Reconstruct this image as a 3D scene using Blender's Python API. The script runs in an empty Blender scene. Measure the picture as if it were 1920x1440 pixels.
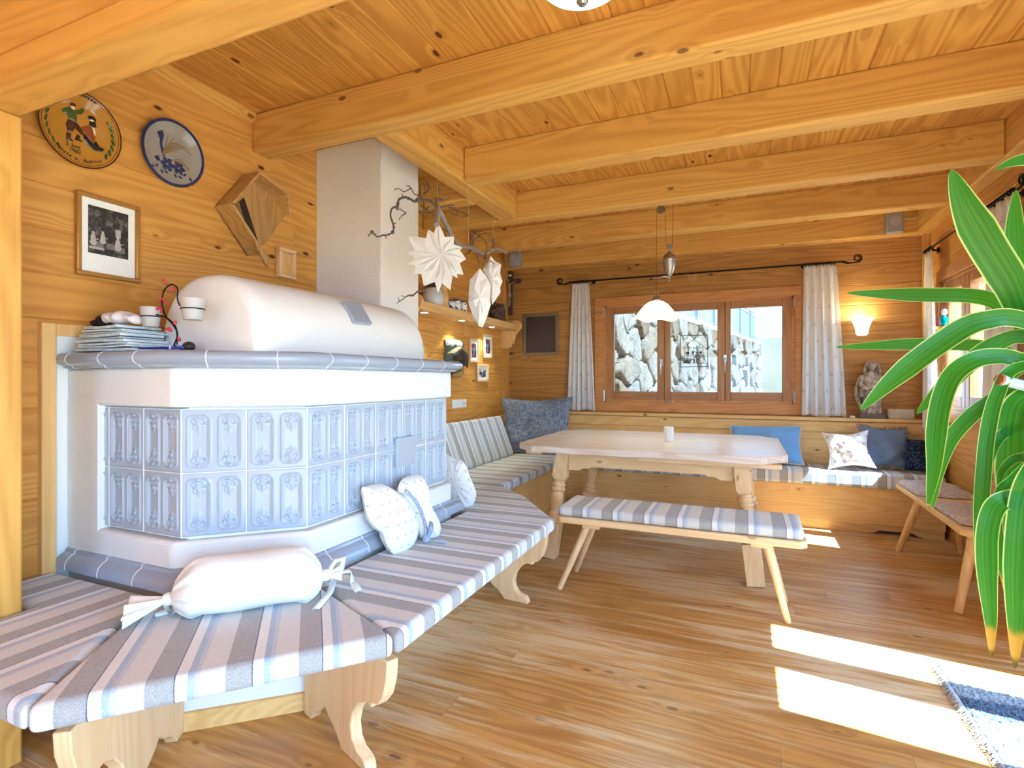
import bpy, bmesh, math, random
from mathutils import Vector, Matrix, Euler
random.seed(7)
R = math.radians; PI = math.pi
C = bpy.context.scene.collection
scene = bpy.context.scene

# ------------------------------------------------------------------ camera
F = 1004.0; YAW = R(23.4); HV = 713.0; H = 1.22
SY, CY = math.sin(YAW), math.cos(YAW)
cam = bpy.data.cameras.new('camera'); cam_o = bpy.data.objects.new('camera', cam); C.objects.link(cam_o)
cam.sensor_width = 36.0; cam.lens = 36.0 * F / 1920.0
cam.shift_y = -(720.0 - HV) / 1920.0
cam.clip_start = 0.02; cam.clip_end = 500
cam_o.location = (0, 0, H); cam_o.rotation_euler = (R(90), 0, YAW)
scene.camera = cam_o
scene.view_settings.view_transform = 'Standard'; scene.view_settings.look = 'None'
scene.view_settings.gamma = 1.0; scene.view_settings.use_curve_mapping = False
scene.view_settings.exposure = 0.95
scene.view_settings.use_white_balance = True; scene.view_settings.white_balance_temperature = 4150; scene.view_settings.white_balance_tint = -10

# survey helpers: sight line of a photo point met with a real plane of the room
def ray(u, v):
    a = (u - 960) / F; b = (HV - v) / F
    return Vector((CY * a - SY, SY * a + CY, b))
EYE = Vector((0, 0, H))
def onZ(u, v, z): d = ray(u, v); return EYE + d * ((z - H) / d.z)
def onX(u, v, x): d = ray(u, v); return EYE + d * (x / d.x)
def onY(u, v, y): d = ray(u, v); return EYE + d * (y / d.y)
def onF(u, v, f): return EYE + ray(u, v) * f
def onP(u, v, p, n):
    d = ray(u, v); p = Vector(p); n = Vector(n)
    return EYE + d * ((p - EYE).dot(n) / d.dot(n))

# ------------------------------------------------------------------ mesh builder
class MB:
    def __init__(s): s.v = []; s.f = []; s.at = []; s.uv = {}; s.cur = 0.0
    def add(s, vs, fs):
        o = len(s.v); s.v += [Vector(p) for p in vs]; s.at += [s.cur] * len(vs)
        s.f += [tuple(i + o for i in f) for f in fs]; return o
    def box(s, x0, x1, y0, y1, z0, z1):
        s.add([(x0,y0,z0),(x1,y0,z0),(x1,y1,z0),(x0,y1,z0),(x0,y0,z1),(x1,y0,z1),(x1,y1,z1),(x0,y1,z1)],
              [(0,3,2,1),(4,5,6,7),(0,1,5,4),(1,2,6,5),(2,3,7,6),(3,0,4,7)]); return s
    def obox(s, c, ax, ay, az):                       # centre and three half-axis vectors
        c = Vector(c); ax = Vector(ax); ay = Vector(ay); az = Vector(az)
        P = [c + i*ax + j*ay + k*az for k in (-1,1) for i, j in ((-1,-1),(1,-1),(1,1),(-1,1))]
        fs = [(0,3,2,1),(4,5,6,7),(0,1,5,4),(1,2,6,5),(2,3,7,6),(3,0,4,7)]
        if ax.cross(ay).dot(az) < 0: fs = [f[::-1] for f in fs]
        s.add(P, fs); return s
    def bar(s, a, b, w, h, up=(0,0,1)):               # rectangular bar from a to b
        a = Vector(a); b = Vector(b); d = b - a; L = d.length; d.normalize()
        x = d.cross(Vector(up))
        if x.length < 1e-4: x = d.cross(Vector((1,0,0)))
        x.normalize(); y = x.cross(d)
        return s.obox((a+b)/2, d*L/2, x*w/2, y*h/2)
    def prism(s, pts, dv):                            # 3D polygon extruded by dv
        pts = [Vector(p) for p in pts]; dv = Vector(dv); n = len(pts)
        nrm = Vector((0,0,0))
        for i in range(n): nrm += pts[i].cross(pts[(i+1)%n])
        if nrm.dot(dv) < 0: pts = pts[::-1]
        s.add(pts + [p + dv for p in pts], [tuple(range(n-1,-1,-1)), tuple(range(n, 2*n))] +
              [(i, (i+1)%n, n+(i+1)%n, n+i) for i in range(n)]); return s
    def slab(s, xy, z0, z1): return s.prism([(x,y,z0) for x, y in xy], (0,0,z1-z0))
    def tube(s, pts, r, n=8, cap=True):
        pts = [Vector(p) for p in pts]; m = len(pts)
        rr = r if isinstance(r, (list, tuple)) else [r]*m
        t = [(pts[min(i+1,m-1)] - pts[max(i-1,0)]).normalized() for i in range(m)]
        a = Vector((0,0,1)) if abs(t[0].z) < .9 else Vector((1,0,0))
        x = t[0].cross(a).normalized(); vs = []
        for i in range(m):
            x = (x - t[i]*x.dot(t[i])).normalized(); y = t[i].cross(x)
            vs += [pts[i] + (x*math.cos(2*PI*k/n) + y*math.sin(2*PI*k/n))*rr[i] for k in range(n)]
        fs = [(i*n+k, i*n+(k+1)%n, (i+1)*n+(k+1)%n, (i+1)*n+k) for i in range(m-1) for k in range(n)]
        if cap: fs += [tuple(range(n-1,-1,-1)), tuple(range((m-1)*n, m*n))]
        s.add(vs, fs); return s
    def lathe(s, prof, c=(0,0,0), n=24, M=None):      # (radius, height) profile about a vertical axis
        c = Vector(c); vs = []; m = len(prof)
        for r, z in prof:
            for k in range(n):
                p = Vector((r*math.cos(2*PI*k/n), r*math.sin(2*PI*k/n), z)); vs.append(c + (M @ p if M else p))
        fs = [(i*n+k, i*n+(k+1)%n, (i+1)*n+(k+1)%n, (i+1)*n+k) for i in range(m-1) for k in range(n)]
        if prof[0][0] > 1e-6: fs.append(tuple(range(n-1,-1,-1)))
        if prof[-1][0] > 1e-6: fs.append(tuple(range((m-1)*n, m*n)))
        s.add(vs, fs); return s
    def ball(s, c, r, n=12, m=8):
        c = Vector(c); r = r if isinstance(r, (tuple, list)) else (r, r, r)
        vs = [c+Vector((0,0,-r[2]))]
        for i in range(1, m):
            a = PI*i/m - PI/2
            vs += [c + Vector((r[0]*math.cos(a)*math.cos(2*PI*k/n), r[1]*math.cos(a)*math.sin(2*PI*k/n), r[2]*math.sin(a))) for k in range(n)]
        vs.append(c+Vector((0,0,r[2]))); L = len(vs)-1
        fs = [(0, 1+(k+1)%n, 1+k) for k in range(n)]
        fs += [(1+i*n+k, 1+i*n+(k+1)%n, 1+(i+1)*n+(k+1)%n, 1+(i+1)*n+k) for i in range(m-2) for k in range(n)]
        fs += [(L, L-n+k, L-n+(k+1)%n) for k in range(n)]
        s.add(vs, fs); return s
    def grid(s, nu, nv, fn, closeu=False, uv=None, flip=False):
        o = len(s.v); vs = []; cu = nu if closeu else nu + 1
        for j in range(nv+1):
            for i in range(cu):
                vs.append(fn(i/nu, j/nv))
        fs = []
        for j in range(nv):
            for i in range(nu):
                f = (j*cu+i, j*cu+(i+1)%cu, (j+1)*cu+(i+1)%cu, (j+1)*cu+i)
                fs.append(f[::-1] if flip else f)
        s.add(vs, fs)
        if uv:
            for j in range(nv+1):
                for i in range(cu): s.uv[o+j*cu+i] = uv(i/nu, j/nv)
        return s
    def build(s, name, mat, parent=None, bevel=0, seg=2, smooth=35, org=None, label=None, rot=None, solid=0, sub=0, local=False):
        me = bpy.data.meshes.new(name); o = bpy.data.objects.new(name, me); C.objects.link(o)
        if parent is not None:
            o.parent = parent; W = wm(parent)
        else:
            if org is None:
                xs = [p.x for p in s.v]; ys = [p.y for p in s.v]
                org = ((min(xs)+max(xs))/2, (min(ys)+max(ys))/2, min(p.z for p in s.v))
            W = Matrix.Translation(org) @ (Euler(rot).to_matrix().to_4x4() if rot else Matrix())
            o.matrix_basis = W
        I = Matrix() if local else W.inverted()
        me.from_pydata([I @ p for p in s.v], [], s.f); me.update()
        if any(s.at):
            a = me.attributes.new('pl', 'FLOAT', 'POINT')
            a.data.foreach_set('value', s.at)
        if s.uv:
            ul = me.uv_layers.new(name='UVMap')
            for lp in me.loops: ul.data[lp.index].uv = s.uv.get(lp.vertex_index, (0, 0))
        if mat: me.materials.append(mat)
        if smooth:
            me.shade_smooth(); me.set_sharp_from_angle(angle=R(smooth))
        if sub:
            md = o.modifiers.new('sub', 'SUBSURF'); md.levels = sub; md.render_levels = sub
        if solid:
            md = o.modifiers.new('solid', 'SOLIDIFY'); md.thickness = solid; md.offset = 0
        if bevel:
            md = o.modifiers.new('bevel', 'BEVEL'); md.width = bevel; md.segments = seg; md.limit_method = 'ANGLE'; md.angle_limit = R(40)
        if label: o['label'] = label
        return o
def wm(o):
    M = o.matrix_basis.copy()
    while o.parent: o = o.parent; M = o.matrix_basis @ M
    return M
def thing(name, loc, label, cat, rot=(0,0,0), group=None, kind=None):
    o = bpy.data.objects.new(name, None); C.objects.link(o); o.empty_display_size = .05
    o.location = loc; o.rotation_euler = rot
    o.matrix_basis = Matrix.Translation(Vector(loc)) @ Euler(rot).to_matrix().to_4x4()
    return tag(o, label, cat, group, kind)
def tag(o, label, cat=None, group=None, kind=None):
    if label: o['label'] = label
    if cat: o['category'] = cat
    if group: o['group'] = group
    if kind: o['kind'] = kind
    return o
def struct(o, label=None): o['kind'] = 'structure'; o['label'] = label or o.name.replace('_', ' '); return o
def copy_tree(src, parent=None):
    c = src.copy(); C.objects.link(c)
    if parent is not None: c.parent = parent
    for ch in list(src.children): copy_tree(ch, c)
    return c
def text(body, size, M, mat, parent, name='lettering'):
    cu = bpy.data.curves.new('t', 'FONT'); cu.body = body; cu.size = size; cu.align_x = 'CENTER'; cu.align_y = 'CENTER'; cu.extrude = .0006
    t = bpy.data.objects.new('t', cu); C.objects.link(t)
    me = bpy.data.meshes.new_from_object(t); bpy.data.objects.remove(t); bpy.data.curves.remove(cu)
    me.transform(wm(parent).inverted() @ M); me.name = name
    me.materials.clear(); me.materials.append(mat)
    o = bpy.data.objects.new(name, me); C.objects.link(o); o.parent = parent; return o
def frame3(origin, ex, ey):                            # matrix from an origin and two in-plane axes
    ex = Vector(ex).normalized(); ey = Vector(ey).normalized(); ez = ex.cross(ey)
    return Matrix(((ex.x,ey.x,ez.x,origin[0]),(ex.y,ey.y,ez.y,origin[1]),(ex.z,ey.z,ez.z,origin[2]),(0,0,0,1)))

# ------------------------------------------------------------------ materials
def hx(h):
    c = [int(h[i:i+2], 16)/255 for i in (1,3,5)]
    return tuple(x/12.92 if x <= .04045 else ((x+.055)/1.055)**2.4 for x in c) + (1,)
class N:
    def __init__(s, t, k): s.t = t; s.k = k
    def __add__(s, o): return mth(s.t, 'ADD', s, o)
    __radd__ = __add__
    def __sub__(s, o): return mth(s.t, 'SUBTRACT', s, o)
    def __mul__(s, o): return mth(s.t, 'MULTIPLY', s, o)
    __rmul__ = __mul__
    def __truediv__(s, o): return mth(s.t, 'DIVIDE', s, o)
def put(t, sock, x):
    if isinstance(x, N): t.links.new(x.k, sock)
    else: sock.default_value = x
def mth(t, op, *a):
    n = t.nodes.new('ShaderNodeMath'); n.operation = op
    for i, x in enumerate(a): put(t, n.inputs[i], x)
    return N(t, n.outputs[0])
def vm(t, op, a, b):
    n = t.nodes.new('ShaderNodeVectorMath'); n.operation = op
    put(t, n.inputs[0], a); put(t, n.inputs[1], b); return N(t, n.outputs[0])
def noise(t, vec, scale, detail=2, rough=.5, dist=0):
    n = t.nodes.new('ShaderNodeTexNoise'); put(t, n.inputs['Vector'], vec)
    n.inputs['Scale'].default_value = scale; n.inputs['Detail'].default_value = detail
    n.inputs['Roughness'].default_value = rough; n.inputs['Distortion'].default_value = dist
    return N(t, n.outputs[0])
def voro(t, vec, scale, feat='F1', out='Distance'):
    n = t.nodes.new('ShaderNodeTexVoronoi'); n.feature = feat; put(t, n.inputs['Vector'], vec)
    n.inputs['Scale'].default_value = scale; return N(t, n.outputs[out])
def mixc(t, f, a, b, mode='MIX'):
    n = t.nodes.new('ShaderNodeMix'); n.data_type = 'RGBA'; n.blend_type = mode
    put(t, n.inputs[0], f); put(t, n.inputs[6], a); put(t, n.inputs[7], b); return N(t, n.outputs[2])
def sstep(t, x, a, b, lo=0., hi=1.):
    n = t.nodes.new('ShaderNodeMapRange'); n.interpolation_type = 'SMOOTHSTEP'
    put(t, n.inputs[0], x)
    for i, k in enumerate((a, b, lo, hi)): n.inputs[1+i].default_value = k
    return N(t, n.outputs[0])
def sepxyz(t, v):
    n = t.nodes.new('ShaderNodeSeparateXYZ'); put(t, n.inputs[0], v); return [N(t, k) for k in n.outputs]
def comb(t, x, y, z):
    n = t.nodes.new('ShaderNodeCombineXYZ')
    for i, k in enumerate((x, y, z)): put(t, n.inputs[i], k)
    return N(t, n.outputs[0])
def coord(t, kind='Object'):
    n = t.nodes.new('ShaderNodeTexCoord'); return N(t, n.outputs[kind])
def attr(t, name):
    n = t.nodes.new('ShaderNodeAttribute'); n.attribute_name = name; return N(t, n.outputs['Fac'])
def orand(t):
    n = t.nodes.new('ShaderNodeObjectInfo'); return N(t, n.outputs['Random'])
def bump(t, b, h, strength=.3, dist=.01):
    n = t.nodes.new('ShaderNodeBump'); n.inputs['Strength'].default_value = strength; n.inputs['Distance'].default_value = dist
    put(t, n.inputs['Height'], h); t.links.new(n.outputs[0], b.inputs['Normal'])
def mat(name, color=(.8,.8,.8,1), rough=.6, metal=0, spec=.5):
    m = bpy.data.materials.new(name); m.use_nodes = True; t = m.node_tree
    b = t.nodes['Principled BSDF']
    b.inputs['Base Color'].default_value = color; b.inputs['Roughness'].default_value = rough
    b.inputs['Metallic'].default_value = metal; b.inputs['Specular IOR Level'].default_value = spec
    m.diffuse_color = color
    return m, t, b
def plain(name, c, rough=.6, metal=0, var=.06, scale=40, bmp=0., spec=.5):
    m, t, b = mat(name, hx(c), rough, metal, spec)
    n = noise(t, coord(t), scale, 3)
    c0 = hx(c); k = mixc(t, n, tuple(x*(1-var) for x in c0[:3])+(1,), tuple(min(1, x*(1+var)) for x in c0[:3])+(1,))
    put(t, b.inputs['Base Color'], k)
    if bmp: bump(t, b, n, bmp, .004)
    return m
def wood(name, light, dark, axis, rough=.45, knots=1., contrast=1., var=.25, knot='#5a2f12', worn=None, spec=.4):
    m, t, b = mat(name, hx(light), rough, 0, spec)
    pl = attr(t, 'pl'); rn = orand(t)
    off = comb(t, pl*37.3 + rn*11.7, pl*19.1 + rn*5.3, pl*53.7 + rn*23.9)
    p = vm(t, 'ADD', coord(t), off)
    def st(a, c):
        s = [c, c, c]; s[axis] = a; return vm(t, 'MULTIPLY', p, tuple(s))
    kd = voro(t, st(3.6, 7.5), 1.)
    fig0 = noise(t, st(.4, 5.), 1., 1, .4) + sstep(t, kd, .34, .06, 0., .05)
    fig = mth(t, 'SINE', fig0*95.)*.5 + .5
    fine = noise(t, st(2.5, 85.), 1., 3, .6)
    broad = noise(t, st(.8, 6.), 1., 2)
    x = fig*(.33*contrast) + fine*(.5*contrast) + broad*.28
    x = sstep(t, x, .2, .95)
    col = mixc(t, x, hx(light), hx(dark))
    tint = mth(t, 'FRACT', pl*7.77 + rn*3.1)
    col = mixc(t, tint*var, col, hx(dark))
    if knots:
        kk = sstep(t, kd, .105, .06)*knots
        col = mixc(t, kk, col, hx(knot))
    if worn:
        w = sstep(t, noise(t, st(1.2, 16.), 1., 5, .72)*.8 + noise(t, vm(t, 'MULTIPLY', coord(t), (.8, 1.1, 1.)), 1., 2)*.75, .72, .88)
        col = mixc(t, w*.7, col, hx(worn)); put(t, b.inputs['Roughness'], w*.25 + rough)
    put(t, b.inputs['Base Color'], col)
    bump(t, b, fine*.5 + fig*.5, .12, .002)
    return m
def plaster(name, c, sc=120, st=.4, rough=.9):
    m, t, b = mat(name, hx(c), rough, 0, .2)
    n = noise(t, coord(t), sc, 3, .55) + noise(t, coord(t), sc*.3, 2)*.6
    bump(t, b, n, st, .006)
    s = noise(t, coord(t), 3, 3); put(t, b.inputs['Base Color'], mixc(t, s, hx(c), tuple(x*.95 for x in hx(c)[:3])+(1,)))
    return m
def stripes(name, axis, off=0., period=.172, scale=1.):
    m, t, b = mat(name, (.6,.6,.6,1), .95, 0, .1)
    co = coord(t); xyz = sepxyz(t, co)
    fr = mth(t, 'FRACT', (xyz[axis] + off)/period + 10.)
    r = t.nodes.new('ShaderNodeValToRGB'); r.color_ramp.interpolation = 'CONSTANT'; put(t, r.inputs[0], fr)
    cols = [(0, '#9b9996'), (.34, '#4b4c62'), (.362, '#e9e6e2'), (.51, '#a3b2c9'), (.60, '#bfc3ca'), (.665, '#d6d3cd'), (.985, '#d8d2cb')]
    e = r.color_ramp.elements; e[0].position = 0; e[0].color = hx(cols[0][1]); e[1].position = cols[1][0]; e[1].color = hx(cols[1][1])
    for q, c in cols[2:]: k = e.new(q); k.color = hx(c)
    wv = noise(t, vm(t, 'MULTIPLY', co, (420, 420, 420)), 1., 2)
    cl = mixc(t, sstep(t, wv, .3, .7)*.28, N(t, r.outputs[0]), hx('#f3efea'), 'MIX')
    cl = mixc(t, sstep(t, noise(t, vm(t,'MULTIPLY',co,(300,300,300)), 1., 1),   .4, .75)*.15, cl, hx('#5b5651'))
    put(t, b.inputs['Base Color'], cl); bump(t, b, wv + noise(t, co, 9, 2)*3., .25, .003)
    b.inputs['Sheen Weight'].default_value = .2
    return m
def motif(name, base, ink, cell=.06, src='UV', axes=(0,1), size=1., rough=.9, trans=0.):
    m, t, b = mat(name, hx(base), rough, 0, .1)
    co = coord(t, src); q = sepxyz(t, co); u = q[axes[0]]/cell + 20.; v = q[axes[1]]/cell + 20.
    row = mth(t, 'FLOOR', v); u = u + mth(t, 'MODULO', row, 2.)*.5 + mth(t, 'SINE', row*5.)*.12
    cu = mth(t, 'FRACT', u) - .5; cv = mth(t, 'FRACT', v) - .5
    d = None
    for a, c in ((0,.09),(-.085,-.055),(.085,-.055)):
        k = mth(t, 'SQRT', (cu-a)*(cu-a) + (cv-c)*(cv-c)); d = k if d is None else mth(t, 'MINIMUM', d, k)
    nz = noise(t, co, 300 if src != 'UV' else 260, 2)
    ink_f = sstep(t, d + nz*.04, .055*size+.03, .02*size+.02)
    put(t, b.inputs['Base Color'], mixc(t, ink_f*.85, hx(base), hx(ink)))
    bump(t, b, noise(t, co, 500, 1), .15, .002)
    if trans:
        tr = t.nodes.new('ShaderNodeBsdfTranslucent'); tr.inputs[0].default_value = hx(base)
        mx = t.nodes.new('ShaderNodeMixShader'); mx.inputs[0].default_value = trans
        t.links.new(b.outputs[0], mx.inputs[1]); t.links.new(tr.outputs[0], mx.inputs[2])
        t.links.new(mx.outputs[0], t.nodes['Material Output'].inputs[0])
    return m
def emis(name, c, s, base=None):
    m, t, b = mat(name, hx(base or c), .4)
    b.inputs['Emission Color'].default_value = hx(c); b.inputs['Emission Strength'].default_value = s; return m
def glass(name, tint=(1,1,1,1), refl=.06):
    m = bpy.data.materials.new(name); m.use_nodes = True; t = m.node_tree; t.nodes.clear()
    o = t.nodes.new('ShaderNodeOutputMaterial'); tr = t.nodes.new('ShaderNodeBsdfTransparent'); tr.inputs[0].default_value = tint
    g = t.nodes.new('ShaderNodeBsdfGlossy'); g.inputs['Roughness'].default_value = .02
    lw = t.nodes.new('ShaderNodeLayerWeight'); lw.inputs[0].default_value = .5
    fc = mth(t, 'POWER', N(t, lw.outputs['Facing']), 5.)*.5 + .02
    mx = t.nodes.new('ShaderNodeMixShader'); put(t, mx.inputs[0], fc)
    t.links.new(tr.outputs[0], mx.inputs[1]); t.links.new(g.outputs[0], mx.inputs[2]); t.links.new(mx.outputs[0], o.inputs[0])
    return m

WALL_L, WALL_D = '#dca545', '#b9822c'
W = {}
for i, a in enumerate('xyz'):
    W['wall_'+a] = wood('wall_pine_'+a, WALL_L, WALL_D, i, .5, 1., .9, .3)
    W['beam_'+a] = wood('beam_spruce_'+a, '#ddae4c', '#bd892d', i, .55, .8, .8, .1)
    W['pale_'+a] = wood('pale_pine_'+a, '#edcf9b', '#dcb072', i, .45, .55, .7, .15, '#8a5424')
    W['bench_'+a] = wood('bench_pine_'+a, '#eac47c', '#d2a152', i, .45, .8, .8, .15, '#6f3b16')
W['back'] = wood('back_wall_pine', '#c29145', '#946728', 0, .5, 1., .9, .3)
W['ceil'] = wood('ceiling_spruce', '#daa43a', '#b27a1e', 1, .5, 1.2, 1., .35, '#57280d')
W['floor'] = wood('floor_pine', '#d6a656', '#a87733', 0, .33, .7, 1.1, .45, '#4a2610', '#e4cda0')
W['sash'] = wood('window_wood', '#b0804a', '#8f6130', 2, .4, 0, .8, .1)
W['sash_x'] = wood('window_wood_x', '#b0804a', '#8f6130', 0, .4, 0, .8, .1)
W['trimw'] = wood('window_trim', '#c99250', '#aa7030', 0, .45, .3, .8, .2)
W['top'] = wood('worn_table_top', '#f5ebdf', '#dcc5ab', 0, .3, .25, 1.2, .3, '#a07a55')
PLAST = plaster('white_plaster', '#eeebe6', 160, .25)
CHIM = plaster('roughcast_plaster', '#f3ede8', 75, .9)
TILE, _t, _b = mat('pale_blue_glaze', hx('#b0b7c4'), .2); bump(_t, _b, noise(_t, coord(_t), 30, 2), .08, .004)
LEDGE, _t, _b = mat('blue_grey_glaze', hx('#a0a6b4'), .18); bump(_t, _b, noise(_t, coord(_t), 25, 2), .08, .004)
GROUT = plain('white_grout', '#f0eeea', .8)
IRON = plain('black_iron', '#1d1b1c', .5, .7)
STEEL = plain('brushed_steel', '#b5b7ba', .28, .95)
PEWTER = plain('antique_pewter', '#a9a3a0', .32, .9, .15, 30)
WHITE = plain('white_plastic', '#f0f0ee', .35)
PAPER = plain('white_paper', '#f6f4ef', .85)
BLACK = plain('black_paint', '#141416', .5)
GLASS = glass('window_glass'); TINTED = glass('dimming_window_glass', (.52,.51,.50,1))  # grey tint put into the second glass to dim the bright view outside
LINEN = plain('white_linen', '#efece3', .95, 0, .05, 250, .3)
# ------------------------------------------------------------------ the room
XL, XR, YB, ZC, ZB = -2.454, 1.437, 5.55, 2.667, 2.46
rng = random.Random(3)
def planks(name, mat_, at, a0, a1, z0, z1, pitch, holes=(), th=.05, ch=.005, joints=(1.6, 3.4), phase=0.):
    # boards run along a; at(a, depth, z) -> point; holes are (a0, a1, z0, z1)
    mb = MB(); z = z0 - phase
    while z < z1 - 1e-4:
        za, zb = max(z, z0), min(z + pitch, z1); zs = sorted({za, zb} | {h for q in holes for h in q[2:] if za < h < zb})
        js = []; a = a0 + rng.uniform(.2, 1.) * joints[1]
        while a < a1 - .2: js.append(a); a += rng.uniform(*joints)
        tint = {}
        for lo, hi in zip(zs, zs[1:]):
            iv = [(a0, a1)]
            for h in holes:
                if h[2] < (lo+hi)/2 < h[3]:
                    iv = [p for i in iv for p in ((i[0], min(i[1], h[0])), (max(i[0], h[1]), i[1])) if p[1] - p[0] > 1e-4]
            for i in iv:
                cut = [i[0]] + [j for j in js if i[0] + .02 < j < i[1] - .02] + [i[1]]
                for p, q in zip(cut, cut[1:]):
                    key = sum(1 for j in js if j < (p+q)/2)
                    mb.cur = tint.setdefault(key, rng.uniform(.05, 1.))
                    cl = ch if abs(lo - za) < 1e-6 else 0; cu = ch if abs(hi - zb) < 1e-6 else 0
                    g = .0004
                    sec = [(0, lo+cl), (0, hi-cu), (-max(cu, .002), hi), (-th, hi), (-th, lo), (-max(cl, .002), lo)]
                    sec = [s for k, s in enumerate(sec) if s != sec[k-1]]
                    mb.prism([at(p+g, d, zz) for d, zz in sec], Vector(at(q-g, 0, 0)) - Vector(at(p+g, 0, 0)))
        z += pitch
    return struct(mb.build(name, mat_, smooth=0, org=(0,0,0)))
W2Y = (4.30, 5.25); DRY = (1.98, 2.90)
planks('floor', W['floor'], lambda a, d, z: (a, z, d), -2.62, 1.62, -3.1, 5.72, .145, ch=.002, joints=(1.8, 3.6))
planks('ceiling', W['ceil'], lambda a, d, z: (z, a, ZC - d), -3.1, 5.72, -2.62, 1.62, .127, ch=.006, joints=(3., 6.), phase=.022)
planks('wall_left', W['wall_y'], lambda a, d, z: (XL + d, a, z), -3.1, 5.7, 0, ZC, .172, phase=.09, joints=(2., 3.6))
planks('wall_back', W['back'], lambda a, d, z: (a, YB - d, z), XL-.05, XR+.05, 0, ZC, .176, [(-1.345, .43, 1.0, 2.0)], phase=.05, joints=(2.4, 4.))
planks('wall_right', W['wall_y'], lambda a, d, z: (XR - d, a, z), -3.1, 5.7, 0, ZC, .172,
       [W2Y + (1.0, 2.0), DRY + (.02, 2.02), (-2.2, .9, .05, 2.1)], phase=.06)
planks('wall_front', W['wall_x'], lambda a, d, z: (a, -3.0 + d, z), XL-.05, XR+.05, 0, ZC, .172, [(-1.0, .4, .9, 1.8)])  # unseen wall; its opening is added and sized for frontal fill light
m = MB(); m.box(-2.75, 1.75, -3.2, 5.85, ZC+.055, ZC+.2); struct(m.build('blocker', W['ceil']), 'roof slab added unseen over the ceiling to keep sky light out')  # unseen slab added above the boards to block the sky
m = MB(); m.box(-2.75, 1.75, -3.2, 5.85, -.25, -.055); struct(m.build('floor_slab', PLAST), 'slab under the floor')
m = MB(); m.box(XL-.2, XL-.055, -3.2, 5.85, -.1, ZC+.1); struct(m.build('wall_outer', PLAST), 'outer wall')

def beam(x0, x1, y0, y1, z0, z1, ax, label, bev=.012):
    m = MB(); m.box(x0, x1, y0, y1, z0, z1)
    return struct(m.build('ceiling_beam', W['beam_'+ax], bevel=bev, seg=2), label)
beam(XL, XR-.107, 2.11, 2.235, ZB, ZC+.004, 'x', 'heavy ceiling beam nearest the stove chimney')
beam(-1.602, XR-.107, 2.94, 3.075, ZB, ZC+.004, 'x', 'ceiling beam ending at the short trimmer beam')
beam(XL, XR-.107, 3.80, 3.925, ZB, ZC+.004, 'x', 'ceiling beam behind the trimmer, over the dining bench')
beam(XL, XR-.107, 4.63, 4.76, ZB, ZC+.004, 'x', 'ceiling beam over the far side of the table')
beam(XL, XR, 5.44, 5.56, ZB-.01, ZC+.004, 'x', 'ceiling beam lying against the window wall')
beam(XL, -1.742, 3.255, 3.385, ZB, ZC+.004, 'x', 'short ceiling beam behind the chimney')
beam(-1.742, -1.602, 2.235, 3.80, ZB, ZC+.004, 'y', 'short trimmer beam running past the chimney')
beam(XR-.107, XR+.002, .96, 5.44, ZB, ZC+.004, 'y', 'ledger beam along the top of the right wall')
beam(XL-.03, XR+.03, .81, .95, 2.06, 2.145, 'x', 'low header beam above the left post')
m = MB(); m.box(XL-.03, XR+.03, .822, .94, 2.147, ZC+.004); struct(m.build('trim_1', W['beam_x'], bevel=.004), 'boarded header over the low beam')
m = MB(); m.box(XL+.02, -2.112, .81, .95, 0, 2.06); struct(m.build('corner_post', W['beam_z'], bevel=.008), 'square wooden post at the left edge')
m = MB(); m.prism([(XL, .96, 2.61), (XL+.03, .96, 2.635), (XL+.036, .96, ZC), (XL, .96, ZC)], (0, 1.15, 0)); struct(m.build('trim_2', W['beam_y'], bevel=.003), 'cornice strip along the left wall')
for i, (x0, x1, y0, y1) in enumerate(((XL, XL+.022, 5.4, YB), (XR-.05, XR, YB-.05, YB))):
    m = MB(); m.box(x0, x1, y0, y1, .9, ZB); struct(m.build('trim_%d' % (3+i), W['wall_z'], bevel=.003), 'corner strip of the panelled walls')
# white plastered heat panel beside the stove, framed in wood
m = MB(); m.box(XL-.01, XL+.012, 1.195, 1.40, .3, 1.392); struct(m.build('wall_panel', PLAST, smooth=0), 'white plaster panel framed in wood beside stove')
m = MB(); m.box(XL-.01, XL+.03, 1.147, 1.195, .3, 1.44); m.box(XL-.01, XL+.03, 1.1952, 1.75, 1.392, 1.44)
struct(m.build('trim_5', W['bench_z'], bevel=.004), 'wooden frame around the white plaster panel')

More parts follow.
